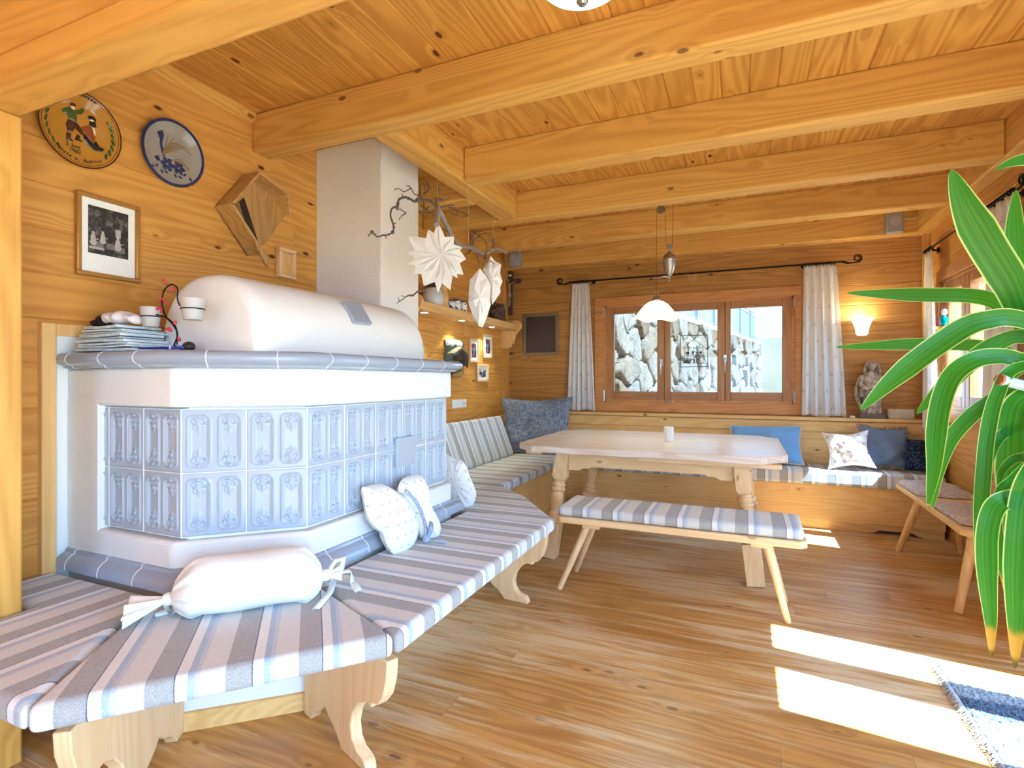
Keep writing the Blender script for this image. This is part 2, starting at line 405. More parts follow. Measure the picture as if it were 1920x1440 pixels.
# windows -----------------------------------------------------------
def window(name, to, a0, a1, z0, z1, tr, sashes, zg, label, handles=(), hinges=(), fy=-.02, deep=.10, gl=None):
    # to(a, d, z): d is depth into the wall. tr = trim width; sashes = (a0, a1, glass a0, glass a1)
    root = bpy.data.objects.new(name, None); C.objects.link(root); root['kind'] = 'structure'; root['label'] = label
    def bx(mb, p, q, d0, d1, r, s):
        P = [Vector(to(a, d, z)) for a in (p, q) for d in (d0, d1) for z in (r, s)]
        mb.box(min(v.x for v in P), max(v.x for v in P), min(v.y for v in P), max(v.y for v in P), min(v.z for v in P), max(v.z for v in P))
    mb = MB()
    bx(mb, a0-tr, a1+tr*.55, fy, .0, z1, z1+tr*.85); bx(mb, a0-tr, a1+tr*.55, fy, .0, z0-tr, z0)
    bx(mb, a0-tr, a0, fy, .0, z0, z1); bx(mb, a1, a1+tr*.55, fy, .0, z0, z1)
    mb.build('window_frame', W['trimw'], root, bevel=.004)
    mb = MB()
    for p, q, r, s in ((a0, a1, z0-.0, z0+.02), (a0, a1, z1-.02, z1), (a0, a0+.02, z0, z1), (a1-.02, a1, z0, z1)): bx(mb, p, q, .0, deep+.06, r, s)
    mb.build('jamb', W['trimw'], root)
    for (p, q, g0, g1) in sashes[1:]:
        mb = MB(); bx(mb, p-.02, p+.02, .072, .12, z0+.02, z1-.02); mb.build('mullion', W['sash'], root)
    for (p, q, g0, g1) in sashes:
        mb = MB(); e = .0012
        bx(mb, p+e, g0, .008, .07, z0+.012, z1-.012); bx(mb, g1, q-e, .008, .07, z0+.012, z1-.012)
        so = mb.build('sash', W['sash'], root, bevel=.006)
        mb = MB(); bx(mb, g0, g1, .008, .07, z0+.012, zg[0]); bx(mb, g0, g1, .008, .07, zg[1], z1-.012)
        mb.build('rail', W['sash_x'], so, bevel=.006)
        mb = MB(); bx(mb, g0-.004, g1+.004, .036, .042, zg[0]-.004, zg[1]+.004); mb.build('pane', gl or GLASS, root, smooth=0)
    for a, z, d in handles:
        mb = MB(); bx(mb, a-.014, a+.014, -.006, .008, z-.035, z+.035)
        mb.tube([to(a, .0, z), to(a, -.04, z)], .008); mb.tube([to(a, -.04, z+.008), to(a, -.042, z-.03), to(a, -.036, z-.13)], [.008, .009, .008])
        mb.build('window_handle', STEEL, root, bevel=.002)
    for a, z in hinges:
        mb = MB(); mb.tube([to(a, -.012, z-.05), to(a, -.012, z+.05)], .009); mb.tube([to(a, -.012, z-.058), to(a, -.012, z+.058)], .006)
        mb.build('hinge', STEEL, root)
    return root
w1 = window('window_1', lambda a, d, z: (a, YB + d, z), -1.345, .43, 1.0, 2.0, .10,
    [(-1.345, -.735, -1.244, -.804), (-.735, -.165, -.674, -.235), (-.165, .43, -.115, .329)], (1.105, 1.912),
    'wooden three-pane window above the dining table', [(-.765, 1.40, 0), (-.165, 1.43, 0)],
    [(-1.345, 1.06), (-1.345, 1.93), (.425, 1.06), (.425, 1.95)], gl=TINTED)
m = MB(); m.obox((-.70, YB-.012, 1.0), (.06, 0, .004), (0, .006, 0), (0, 0, .008)); m.tube([(-.74, YB-.014, 1.0), (-.65, YB-.016, 1.0)], .009); m.build('latch', STEEL, w1)
w2 = window('window_2', lambda a, d, z: (XR + d, a, z), W2Y[0], W2Y[1], 1.0, 2.0, .10,
    [(4.30, 4.775, 4.42, 4.70), (4.775, 5.25, 4.85, 5.12)], (1.105, 1.905), 'two-pane wooden window in the right wall')
d1 = window('door_1', lambda a, d, z: (XR + d, a, z), DRY[0], DRY[1], .02, 2.02, .09,
    [(1.98, 2.46, 2.06, 2.37), (2.46, 2.90, 2.555, 2.81)], (.22, 1.905), 'glazed terrace door in the right wall')
w3 = window('fill_light_window', lambda a, d, z: (XR + d, a, z), -2.2, .9, .05, 2.1, .08,  # added out of view, enlarged to bounce sun and sky light inside
    [(-2.2, -.65, -2.1, -.75), (-.65, .9, -.55, .8)], (.12, 2.0), 'unseen wide opening added in the right wall to let in fill light')
# wooden wainscot and sill ledge under the window wall
m = MB(); m.box(XL+.25, XR, 5.43, 5.549, .45, .86)
bp = m.build('wainscot_panel', W['bench_x'], smooth=0); bp['kind'] = 'structure'; bp['label'] = 'pine back panel of the corner seat under the window'
m = MB(); px_ = [-1.95, -1.12, -.50, .14, .78, 1.34]
for a, b in zip(px_, px_[1:]):
    m.box(a+.02, b-.02, 5.419, 5.4295, .46, .735)
m.build('panel_field', W['bench_x'], bp, bevel=.004)
m = MB(); m.box(-2.2, XR, 5.415, 5.4295, .765, .858); m.build('top_rail', W['bench_x'], bp, bevel=.003)
m = MB(); m.box(-2.25, XR, 5.40, YB, .862, .892); struct(m.build('trim_6', W['bench_x'], bevel=.006), 'long wooden sill ledge under the window')

# outside -----------------------------------------------------------
STONE, t, b = mat('boulder_stone', hx('#cfc6b8'), .95, 0, .1)
pl = attr(t, 'pl'); co = coord(t)
c = mixc(t, pl, hx('#8f877a'), hx('#74604a')); c = mixc(t, sstep(t, noise(t, co, .9, 1), .45, .6)*.6, c, hx('#7d7872'))
c = mixc(t, sstep(t, noise(t, co, 5, 4), .5, .7)*.5, c, hx('#584a3a')); c = mixc(t, sstep(t, pl, .06, .03), c, hx('#3c342a'))
put(t, b.inputs['Base Color'], c); bump(t, b, noise(t, co, 14, 5, .65), .9, .04)
A0, A1 = Vector((-2.15, 6.4, -.5)), Vector((.35, 20.0, -.5)); TOP = 2.42
L = (A1 - A0).length; du = (A1 - A0)/L; dn = Vector((du.y, -du.x, 0))
seeds = [(i*.62 + rng.uniform(-.22, .22) + (j % 2)*.3, j*.47 + rng.uniform(-.14, .14), rng.uniform(.1, 1), rng.uniform(.0, .12)) for i in range(-1, 25) for j in range(-1, 8)]
m = MB(); NU, NV = 420, 84; hv = TOP + .5
bins = {}
for sd in seeds: bins.setdefault((int(sd[0]//.8), int(sd[1]//.8)), []).append(sd)
vs = []; ats = []
for j in range(NV+1):
    for i in range(NU+1):
        s = L*i/NU; z = hv*j/NV; s2 = s + .06*math.sin(z*9+s*3); z2 = z + .05*math.sin(s*8)
        dd = sorted(((s2-q[0])**2 + ((z2-q[1])*1.25)**2, q) for bi in (-1,0,1) for bj in (-1,0,1) for q in bins.get((int(s2//.8)+bi, int(z2//.8)+bj), ()))
        f1, f2 = math.sqrt(dd[0][0]), math.sqrt(dd[1][0]); e = min(1, max(0, (f2-f1)/.075)); e = e**.6
        q = dd[0][1]; h_ = e*(.16 + q[3]) + .05*math.sin(11*(s-q[0]) + 7*q[2])*e*(z2-q[1])*2
        vs.append(A0 + du*s + Vector((0,0,z)) + dn*h_); ats.append(q[2] if e > .55 else .01)
m.add(vs, [(j*(NU+1)+i, j*(NU+1)+i+1, (j+1)*(NU+1)+i+1, (j+1)*(NU+1)+i) for j in range(NV) for i in range(NU)]); m.at = ats
rw = m.build('retaining_wall', STONE, smooth=60, org=(A0+A1)/2)
m = MB(); m.prism([A0+Vector((0,0,hv-.01))+dn*.2, A1+Vector((0,0,hv-.01))+dn*.2, A1+Vector((0,0,hv-.01))-dn*.6, A0+Vector((0,0,hv-.01))-dn*.6], (0,0,.1)); m.build('coping', plain('pale_concrete', '#9a978f', .9), rw)
tag(rw, 'pale boulder retaining wall seen through the window panes', 'wall')
RAILM = plain('pale_grey_rail', '#8c9197', .45, .2)
rl = thing('stair_railing', (A0+A1)/2 + Vector((0,0,hv+.1)), 'pale metal railing along the top of the boulder wall', 'railing')
def rp(s, h): return A0 + du*s + Vector((0, 0, hv + .09 + h))
for h_, w_, nm in ((.98, .05, 'handrail'), (.88, .03, 'upper_rail'), (.12, .03, 'lower_rail')):
    m = MB(); m.bar(rp(1.6, h_), rp(L, h_), w_, w_*.8); m.build(nm, RAILM, rl, smooth=0)
k = 0; s = 1.6
while s <= L:
    post = (k % 12 == 0)
    m = MB(); m.bar(rp(s, 0 if post else .12), rp(s, .98 if post else .88), .05 if post else .018, .05 if post else .018, (1,0,0))
    m.build('railing_post' if post else 'baluster', RAILM, rl, smooth=0); k += 1; s += .135
GROUND = plain('gravel_ground', '#94805f', .95, 0, .3, 6)
m = MB(); m.box(-40, 60, -40, 90, -.62, -.5); o = m.build('ground_outside', GROUND, smooth=0); struct(o, 'bare ground outside the house')
GRASS = plain('dry_grass', '#7f8440', .9, 0, .35, 20)
m = MB(); rg = random.Random(5)
for q in range(420):
    s = rg.uniform(5.5, 12); o_ = rg.uniform(.3, .95); p = A0 + du*s + dn*o_; h_ = rg.uniform(.15, .75)*(1.1-o_*.6); l = Vector((rg.uniform(-.2,.2), rg.uniform(-.2,.2), 0))*h_
    w_ = Vector((CY, SY, 0))*.012
    m.add([p-w_, p+w_, p+l*.4+Vector((0,0,h_*.6))+w_*.7, p+l*.4+Vector((0,0,h_*.6))-w_*.7, p+l+Vector((0,0,h_))], [(0,1,2,3), (3,2,4)])
o = m.build('grass', GRASS, smooth=0); tag(o, 'tufts of dry grass at the foot of the boulder wall', 'grass', kind='stuff')
HILL = plain('hazy_hill', '#6a5f4a', 1., 0, .35, .2)
m = MB(); m.grid(60, 20, lambda u, v: Vector((-60 + 180*u, 62 + 60*v, -1 + 1.5*(7 + 9*u + 3.2*math.sin(u*9+1) + 1.1*math.sin(u*31))*math.sin(PI*min(v*1.4, 1)*.5 + .02))))
o = m.build('hill', HILL, org=(0, 90, -1)); struct(o, 'hazy wooded hill beyond the railing')

# daylight ----------------------------------------------------------
world = bpy.data.worlds.new('world'); scene.world = world; world.use_nodes = True
wt = world.node_tree; bg = wt.nodes['Background']
tc = wt.nodes.new('ShaderNodeTexCoord'); sx = wt.nodes.new('ShaderNodeSeparateXYZ'); wt.links.new(tc.outputs['Generated'], sx.inputs[0])
rp_ = wt.nodes.new('ShaderNodeValToRGB'); wt.links.new(sx.outputs[2], rp_.inputs[0])
e = rp_.color_ramp.elements; e[0].position = .0; e[0].color = (.95, .96, 1, 1); e[1].position = .6; e[1].color = (.70, .82, 1, 1)
wt.links.new(rp_.outputs[0], bg.inputs[0]); bg.inputs[1].default_value = 6.0
sun = bpy.data.lights.new('sun', 'SUN'); sun.energy = 34; sun.angle = R(.6); sun.color = (1, .94, .85)
so = bpy.data.objects.new('sun', sun); C.objects.link(so)
so.rotation_euler = Vector((-.9925*math.cos(R(53.6)), .122*math.cos(R(53.6)), -math.sin(R(53.6)))).to_track_quat('-Z', 'Y').to_euler()
def portal(c, sx_, sy_, d):
    l = bpy.data.lights.new('daylight_portal', 'AREA'); l.shape = 'RECTANGLE'; l.size = sx_; l.size_y = sy_
    o = bpy.data.objects.new('daylight_portal', l); C.objects.link(o); o.location = c
    o.rotation_euler = Vector(d).to_track_quat('-Z', 'Z').to_euler(); l.cycles.is_portal = True
portal((-.457, YB+.13, 1.5), 1.8, 1.0, (0, -1, 0)); portal((XR+.13, 4.775, 1.5), .95, 1.0, (-1, 0, 0))
portal((XR+.13, 2.44, 1.02), .92, 2.0, (-1, 0, 0)); portal((XR+.13, -.65, 1.07), 3.1, 2.05, (-1, 0, 0)); portal((-.3, -3.05, 1.35), 1.4, .9, (0, 1, 0))
# ------------------------------------------------------------------ tiled stove
def V2(x, y, z=0): return Vector((x, y, z))
def sweep(mb, path, prof, ends=True):
    pts = [Vector((p[0], p[1], 0)) for p in path]; n = len(pts); ms = []
    for i in range(n):
        ns = []
        for a, b in ((i-1, i), (i, i+1)):
            if 0 <= a and b < n: d = (pts[b]-pts[a]).normalized(); ns.append(Vector((d.y, -d.x, 0)))
        ms.append(ns[0] if len(ns) == 1 else (ns[0]+ns[1])/(1+ns[0].dot(ns[1])))
    k = len(prof); vs = [pts[i] + ms[i]*d + Vector((0,0,z)) for i in range(n) for d, z in prof]
    fs = [(i*k+j, (i+1)*k+j, (i+1)*k+(j+1)%k, i*k+(j+1)%k) for i in range(n-1) for j in range(k)]
    if ends: fs += [tuple(range(k)), tuple(range((n-1)*k+k-1, (n-1)*k-1, -1))]
    mb.add(vs, fs)
OUT = [(-2.44, 1.237), (-1.823, 1.237), (-1.483, 1.54), (-1.483, 2.585)]
REC = [(-2.44, 1.285), (-1.803, 1.285), (-1.530, 1.555), (-1.530, 2.585)]
back = [(-2.44, 2.585)]
stove = thing('tiled_stove', (-1.95, 1.9, 0), 'white plastered corner stove clad in pale blue relief tiles', 'stove')
m = MB(); m.slab(OUT + back, 0, .655); m.build('plinth', PLAST, stove, bevel=.014, seg=3)
m = MB(); m.slab(REC + back, .656, 1.124); m.slab([(-2.44, 1.238), (-2.247, 1.238), (-2.247, 1.30), (-2.44, 1.30)], .64, 1.14); m.build('core', PLAST, stove)
m = MB(); m.slab(OUT + back, 1.125, 1.265); m.build('upper_band', PLAST, stove, bevel=.012, seg=3)
TW, TH = .2045, .225
def relief(x, y):
    h = 0.
    for cx in (-.0485, .0485):
        X = x - cx; qx, qy = abs(X) - .017, abs(y) - .073
        d = math.hypot(max(qx, 0), max(qy, 0)) + min(max(qx, qy), 0) - .018
        h += .0042*math.exp(-(d/.0026)**2) + .002*math.exp(-((d+.0075)/.002)**2)
        if d < -.006: h -= .0042*min(1, (-d-.006)/.004)
        for sy in (-1, 1):
            Y = y*sy
            for sx in (-1, 1):
                a, b = X*sx - .0125, Y - .068; r = math.hypot(a, b); th = math.atan2(b, a)
                h += .0058*math.exp(-((r - .0085 - .0012*th*.5)/.0026)**2)
                a, b = X*sx - .009, Y - .0475; h += .004*math.exp(-((math.hypot(a, b) - .006)/.0022)**2)
            h += .006*math.exp(-((X/.0055)**2 + ((Y-.055)/.010)**2)) + .0055*math.exp(-((X/.006)**2 + ((Y-.084)/.006)**2)) + .004*math.exp(-((X/.0035)**2 + ((Y-.036)/.007)**2))
    e = min(.102 - abs(x), .1115 - abs(y)); h -= .003*max(0, 1 - e/.004)**2
    return h
NX, NY = 60, 66
RELIEF = {(i, j): relief(-TW/2+.001 + (TW-.002)*i/NX, -TH/2+.001 + (TH-.002)*j/NY) for i in range(NX+1) for j in range(NY+1)}
def tile_facet(p0, p1, n_t, part=0.):
    p0 = V2(*p0); p1 = V2(*p1); d = (p1-p0).normalized(); nr = Vector((d.y, -d.x, 0)); Lf = (p1-p0).length; w = Lf/(n_t+part)
    m = MB(); g = MB()
    g.prism([p0 - nr*.016 + Vector((0,0,.667)), p1 - nr*.016 + Vector((0,0,.667)), p1 - nr*.016 + Vector((0,0,1.117)), p0 - nr*.016 + Vector((0,0,1.117))], nr*.0095)
    for r in range(2):
        for k in range(n_t + (1 if part else 0)):
            i0 = 0
            s0 = Lf - w*(k+1)
            if k == n_t: i0 = int(NX*(1-part)); 
            def fn(u, v, s0=s0, i0=i0, r=r):
                i = i0 + round(u*(NX-i0)); j = round(v*NY)
                return p0 + d*(s0 + .001 + (w-.002)*i/NX) + Vector((0,0,.667 + TH*r + .001 + (TH-.002)*j/NY)) + nr*RELIEF[(i, j)]*1.25
            m.grid(NX-i0, NY, fn)
    up_ = Vector((0,0,1))
    for k in range(n_t + (2 if part else 1)):
        s0 = max(0, Lf - w*k); g.obox(p0 + d*s0 + up_*.892 - nr*.004, d*.0013, nr*.0052, up_*.225)
    for r in range(3): g.obox(p0 + d*Lf/2 + up_*(.667 + TH*r) - nr*.0045, d*Lf/2, nr*.0052, up_*.0013)
    m.build('tile_facing', TILE, stove, smooth=70); g.build('grout', GROUT, stove, smooth=0)
tile_facet((-2.245, 1.262), (-1.81, 1.262), 2, .13)
tile_facet((-1.81, 1.262), (-1.512, 1.548), 2)
tile_facet((-1.512, 1.548), (-1.512, 2.572), 5)
UP = [(-.12, 1.3255), (.0, 1.3265), (.028, 1.324), (.040, 1.315), (.046, 1.302), (.043, 1.289), (.034, 1.280), (.021, 1.276), (.018, 1.268), (.006, 1.264), (-.05, 1.264)]
LO = [(-.01, .566), (.011, .564), (.013, .553), (.028, .546), (.042, .532), (.047, .515), (.047, .50), (-.01, .50)]
path = [(-2.425, 1.237)] + OUT[1:] + [(-2.0, 2.587)]
path[3] = (-1.483, 2.587)
m = MB(); sweep(m, path[:3] + [(-1.483, 2.587), (-1.95, 2.587)], UP[::-1]); m.build('ledge', LEDGE, stove, smooth=50)
m = MB(); m.slab([(-2.44, 1.34), (-1.86, 1.34), (-1.60, 1.58), (-1.60, 2.5), (-2.44, 2.5)], 1.264, 1.3254); m.build('ledge_top', LEDGE, stove)
m = MB(); sweep(m, path[:3] + [(-1.483, 2.60), (-1.95, 2.60)], LO[::-1]); m.build('skirting_tile', LEDGE, stove, smooth=50)
def joints(prof, P, nm):
    for a, b in zip(P, P[1:]):
        a, b = V2(*a), V2(*b); d = (b-a).normalized(); Lg = (b-a).length; q = max(1, round(Lg/.21)); off = .5 if q < 3 else .3
        for k in range(q):
            c = a + d*Lg*(k+off)/q; g = MB()
            sweep(g, [(c-d*.0018)[:2], (c+d*.0018)[:2]], [(x_ + .0012 if x_ > 0 else x_, z_ + (.0008 if z_ > prof[2][1]-.02 else -.0004)) for x_, z_ in prof][::-1])
            g.build(nm, GROUT, stove, smooth=50)
joints(UP, path[:3] + [(-1.483, 2.587)], 'grout_joint'); joints(LO, path[:3] + [(-1.483, 2.60)], 'grout_joint')
DCX, DA, DB, DZ, DY0, DY1, DN = -1.873, .272, .302, 1.325, 1.405, 2.515, 2.35
def dome_pt(t, y, k=1.):
    c, s = math.cos(t), math.sin(t)
    return Vector((DCX + k*DA*math.copysign(abs(c)**(2/DN), c), y, DZ + k*DB*abs(s)**(2/DN)))
rings = [(DY0, .02), (DY0, .5), (DY0+.001, .86), (DY0+.006, .945), (DY0+.018, .98), (DY0+.04, .997), (DY0+.06, 1), (1.75, 1), (2.1, 1), (DY1-.06, 1), (DY1-.03, .993), (DY1-.01, .97), (DY1, .93), (DY1, .5), (DY1, .02)]
m = MB(); m.grid(48, len(rings)-1, lambda u, v: dome_pt(PI*(1-u), rings[round(v*(len(rings)-1))][0], rings[round(v*(len(rings)-1))][1])); m.build('vault', PLAST, stove, smooth=80)
def hit(u, v):
    d = ray(u, v); t = 1.5
    while t < 5:
        p = EYE + d*t
        if DY0 < p.y < DY1 and p.z > DZ and abs((p.x-DCX)/DA)**DN + abs((p.z-DZ)/DB)**DN < 1: return p
        t += .004
    return onX(u, v, -1.7)
q = [hit(*p) for p in ((637, 569), (671, 573), (693, 612), (660, 609))]
nrm = (q[1]-q[0]).cross(q[3]-q[0]).normalized(); nrm = nrm if nrm.x > 0 else -nrm
m = MB(); m.prism([p + nrm*.004 for p in q], nrm*.018); m.build('flue_cover', LEDGE, stove, bevel=.004)
a, b = onX(741, 822, -1.505), onX(776, 868, -1.505)
m = MB(); m.box(-1.512, -1.494, a.y, b.y, b.z, a.z); m.build('vent_plate', TILE, stove, bevel=.003)
m = MB(); sweep(m, OUT[:3] + [(-1.483, 2.6)], [(.0, .0), (.0, .062), (.016, .062), (.018, .0)]); m.build('wooden_skirting', W['bench_x'], stove)
m = MB(); m.box(XL-.01, -1.958, 2.59, 2.985, 0, ZC); struct(m.build('chimney', CHIM, bevel=.012, seg=3), 'white roughcast chimney shaft rising behind the stove')

# ------------------------------------------------------------------ stove bench and corner seat
ST = {'x': stripes('striped_fabric_x', 0), 'y': stripes('striped_fabric_y', 1), 'b': stripes('striped_fabric_front', 0, -.05), 'c': stripes('striped_fabric_side', 1, .03)}
def cushion(xy, z0, z1, mt, label, rot=None, org=None, bev=.02, z1b=None):
    m = MB(); m.slab(xy, z0, z1)
    o = m.build('seat_cushion', mt, bevel=bev, seg=4, rot=rot, org=org)
    return tag(o, label, 'cushion', 'striped seat cushions')
PA = [(-2.43, .975), (-2.105, .975), (-2.105, .665), (-1.474, .665), (-1.853, 1.186), (-2.43, 1.186)]
PB = [(-1.468, .662), (-.918, 1.276), (-1.43, 1.50), (-1.838, 1.186)]
PC = [(-.914, 1.281), (-.914, 2.62), (-1.43, 2.66), (-1.43, 1.506)]
PD = [(-.914, 2.626), (-.916, 2.68), (-1.262, 3.135), (-1.53, 3.39), (-2.0, 3.39), (-2.0, 3.0), (-1.95, 2.665), (-1.43, 2.666)]
cushion(PA, .425, .49, ST['x'], 'striped seat cushion beside the square wooden post')
cushion(PB, .422, .49, ST['b'], 'striped seat cushion on the slanted stove corner, under the white bolster', rot=(0,0,R(43.9)), org=(-1.468, .662, .422))
cushion(PC, .422, .49, ST['c'], 'long striped seat cushion in front of the stove, under the butterfly pillow')
cushion(PD, .423, .488, ST['y'], 'wedge shaped striped seat cushion past the far end of the stove')
sb = thing('stove_bench', (-1.3, 1.9, 0), 'pale pine bench with scroll-cut side panels wrapping around the stove', 'bench')
m = MB(); m.slab([(-2.44, .98), (-2.10, .98), (-2.10, .77), (-1.50, .77), (-1.005, 1.325), (-1.005, 2.63), (-1.32, 3.07), (-1.55, 3.38), (-2.0, 3.38), (-2.0, 2.64), (-1.486, 2.64), (-1.486, 1.56), (-1.83, 1.255), (-2.44, 1.255)][::1], .392, .421)
m.build('seat_board', W['pale_y'], sb, bevel=.004)
PROF = [(0, .39), (1, .39), (.99, .33), (.955, .275), (.90, .24), (.84, .232), (.84, .218), (.78, .222), (.70, .20), (.635, .155), (.61, .11), (.625, .07), (.67, .045), (.75, .035), (.775, .02), (.785, 0), (.50, 0), (.47, .02), (.41, .05), (.34, .07), (.29, .095), (.24, .07), (.17, .05), (.11, .02), (.09, 0), (0, 0)]
for (a, b) in (((-1.80, 1.245), (-1.475, .735)), ((-1.47, 1.515), (-.955, 1.318)), ((-1.478, 2.76), (-.97, 2.72))):
    a, b = V2(*a), V2(*b); d = b-a; n_ = Vector((-d.y, d.x, 0)).normalized()*.04
    m = MB(); m.prism([a + d*s + Vector((0,0,z)) - n_/2 for s, z in PROF], n_); m.build('side_panel', W['pale_z'], sb, bevel=.004)
m = MB(); m.slab([(-1.75, 3.02), (-1.33, 3.10), (-1.33, 3.16), (-1.75, 3.08)], 0, .39); m.build('side_panel', W['pale_z'], sb, bevel=.004)

cs = thing('corner_bench', (-1.9, 4.6, 0), 'built-in pine corner bench with box fronts along the left and window walls', 'bench')
m = MB(); m.box(-1.615, -1.59, 3.40, 5.045, .075, .395); m.box(-1.59, 1.405, 5.02, 5.045, .075, .395); m.build('front_panel', W['bench_x'], cs, bevel=.003)
m = MB(); m.box(-2.3, -1.585, 3.40, 5.42, .396, .42); m.box(-1.584, 1.405, 5.015, 5.42, .34, .365); m.build('seat_board', W['bench_x'], cs, bevel=.003)
def plinth(x0, x1):
    pts = [(x0, 0), (x0, .078), (x1, .078), (x1, 0)]; c = x1 - .12
    while c - .9 > x0:
        w = .38
        pts += [(c, 0), (c-.05, .012), (c-.08, .03), (c-.30, .03), (c-.33, .012), (c-.38, 0)]; c -= .95
    return pts
m = MB(); m.prism([(x, 5.05, z) for x, z in plinth(-1.59, 1.405)], (0, .022, 0)); m.box(-1.62, -1.598, 3.40, 5.05, 0, .076); m.build('plinth_board', W['bench_x'], cs)
m = MB(); m.box(-2.40, -2.36, 3.0, 5.42, .40, .84); m.build('back_panel', W['bench_y'], cs, bevel=.004)
m = MB(); m.box(-2.0, -1.60, 3.402, 3.43, 0, .395); m.build('end_panel', W['bench_x'], cs)
cushion([(-2.09, 3.41), (-1.545, 3.41), (-1.545, 5.0), (-1.545, 5.40), (-2.09, 5.40)], .423, .49, ST['y'], 'striped seat cushion of the corner bench below the striped backrest', bev=.022)
cushion([(-1.54, 4.985), (1.40, 4.985), (1.40, 5.405), (-1.54, 5.405)], .367, .487, ST['x'], 'long striped seat cushion under the window wall behind the table', bev=.025)
lean = Vector((-.15, 0, .385)); ln = lean.normalized(); nn = Vector((ln.z, 0, -ln.x))
m = MB(); m.obox(Vector((-2.062, 4.14, .492)) + lean/2 - nn*.045, (0, .70, 0), lean/2, nn*.045)
tag(m.build('back_cushion', ST['y'], bevel=.03, seg=4), 'striped backrest cushion leaning on the left wall behind the corner seat', 'cushion')

# ------------------------------------------------------------------ table, dining bench, candle
tb = thing('dining_table', (-.62, 4.1, 0), 'large pale pine dining table with turned legs and clipped corners', 'table')
x0, x1, y0, y1, c = -1.49, .245, 3.43, 4.78, .15
m = MB(); m.slab([(x0+c, y0), (x1-c, y0), (x1, y0+c+.02), (x1, y1-c), (x1-c, y1), (x0+c, y1), (x0, y1-c), (x0, y0+c)], .727, .771); m.build('table_top', W['top'], tb, bevel=.005)
def table_leg(foot, top):
    foot, top = Vector(foot), Vector(top); ax = top - foot; hh = ax.length; az = ax.normalized(); ax_ = Vector((1,0,0)); ax_ = (ax_ - az*ax_.dot(az)).normalized(); ay_ = az.cross(ax_)
    Mx = Matrix((ax_, ay_, az)).transposed()
    m = MB()
    m.obox(foot + az*.10*1 + az*.02, ax_*.052, ay_*.052, az*.12)
    m.lathe([(.045, .24), (.05, .25), (.05, .262), (.036, .272), (.046, .29), (.046, .302), (.034, .315), (.040, .36), (.046, .40), (.044, .43), (.036, .452), (.048, .462), (.048, .474), (.037, .484), (.047, .494), (.047, .506), (.036, .516), (.046, .53)], foot, 20, Mx)
    vs = []
    for k, (s, z) in enumerate(((.034, .53), (.048, .56), (.042, hh))):
        vs += [foot + az*z + ax_*i*s + ay_*j*s for i, j in ((-1,-1),(1,-1),(1,1),(-1,1))]
    m.add(vs, [(3,2,1,0)] + [(k*4+i, k*4+(i+1)%4, k*4+4+(i+1)%4, k*4+4+i) for k in range(2) for i in range(4)] + [(8,9,10,11)])
    return m.build('leg', W['pale_z'], tb, bevel=.004, smooth=40)
for f, t_ in (((.068, 3.50, 0), (-.02, 3.60, .727)), ((-1.235, 3.50, 0), (-1.16, 3.60, .727)), ((-1.28, 4.66, 0), (-1.19, 4.58, .727)), ((.08, 4.70, 0), (-.01, 4.60, .727))): table_leg(f, t_)
def apron(p, q, nz):
    p, q = Vector(p), Vector(q); d = q-p
    pr = [(0, .726), (1, .726), (1, .595), (.93, .595), (.90, .612), (.86, .612), (.845, .625), (.155, .625), (.14, .612), (.10, .612), (.07, .595), (0, .595)]
    m = MB(); m.prism([p + d*s + Vector((0,0,z)) for s, z in pr], Vector(nz)*.026); m.build('apron', W['pale_x'], tb, bevel=.003)
apron((-1.12, 3.575, 0), (-.06, 3.575, 0), (0,1,0)); apron((-1.12, 4.60, 0), (-.06, 4.60, 0), (0,1,0))
apron((-.035, 3.64, 0), (-.035, 4.56, 0), (1,0,0)); apron((-1.145, 3.64, 0), (-1.145, 4.56, 0), (-1,0,0))
m = MB(); m.box(-.62, .205, 3.47, 3.53, .70, .7265); m.build('slide_rail', W['pale_x'], tb, bevel=.003)
m = MB(); m.box(-1.42, -1.3, 3.53, 3.60, .70, .7265); m.build('slide_rail', W['pale_x'], tb, bevel=.003)
m = MB(); ca = onZ(1254, 827, .772)
m.lathe([(.034, 0), (.0345, .01), (.0345, .098), (.033, .104), (.028, .102), (.022, .09), (.0, .086)], ca, 28)
for k in range(5): m.ball(ca + Vector((.0345*math.cos(k*1.3+4), .0345*math.sin(k*1.3+4), .085-.012*(k%3))), (.004, .004, .014), 8, 6)
cd = m.build('pillar_candle', plain('white_wax', '#f3f1ee', .45), org=ca); tag(cd, 'white pillar candle standing on the dining table', 'candle')
m = MB(); m.tube([ca+Vector((0,0,.086)), ca+Vector((.002,0,.098)), ca+Vector((.004,.001,.103))], .0012, 6); m.build('wick', BLACK, cd)

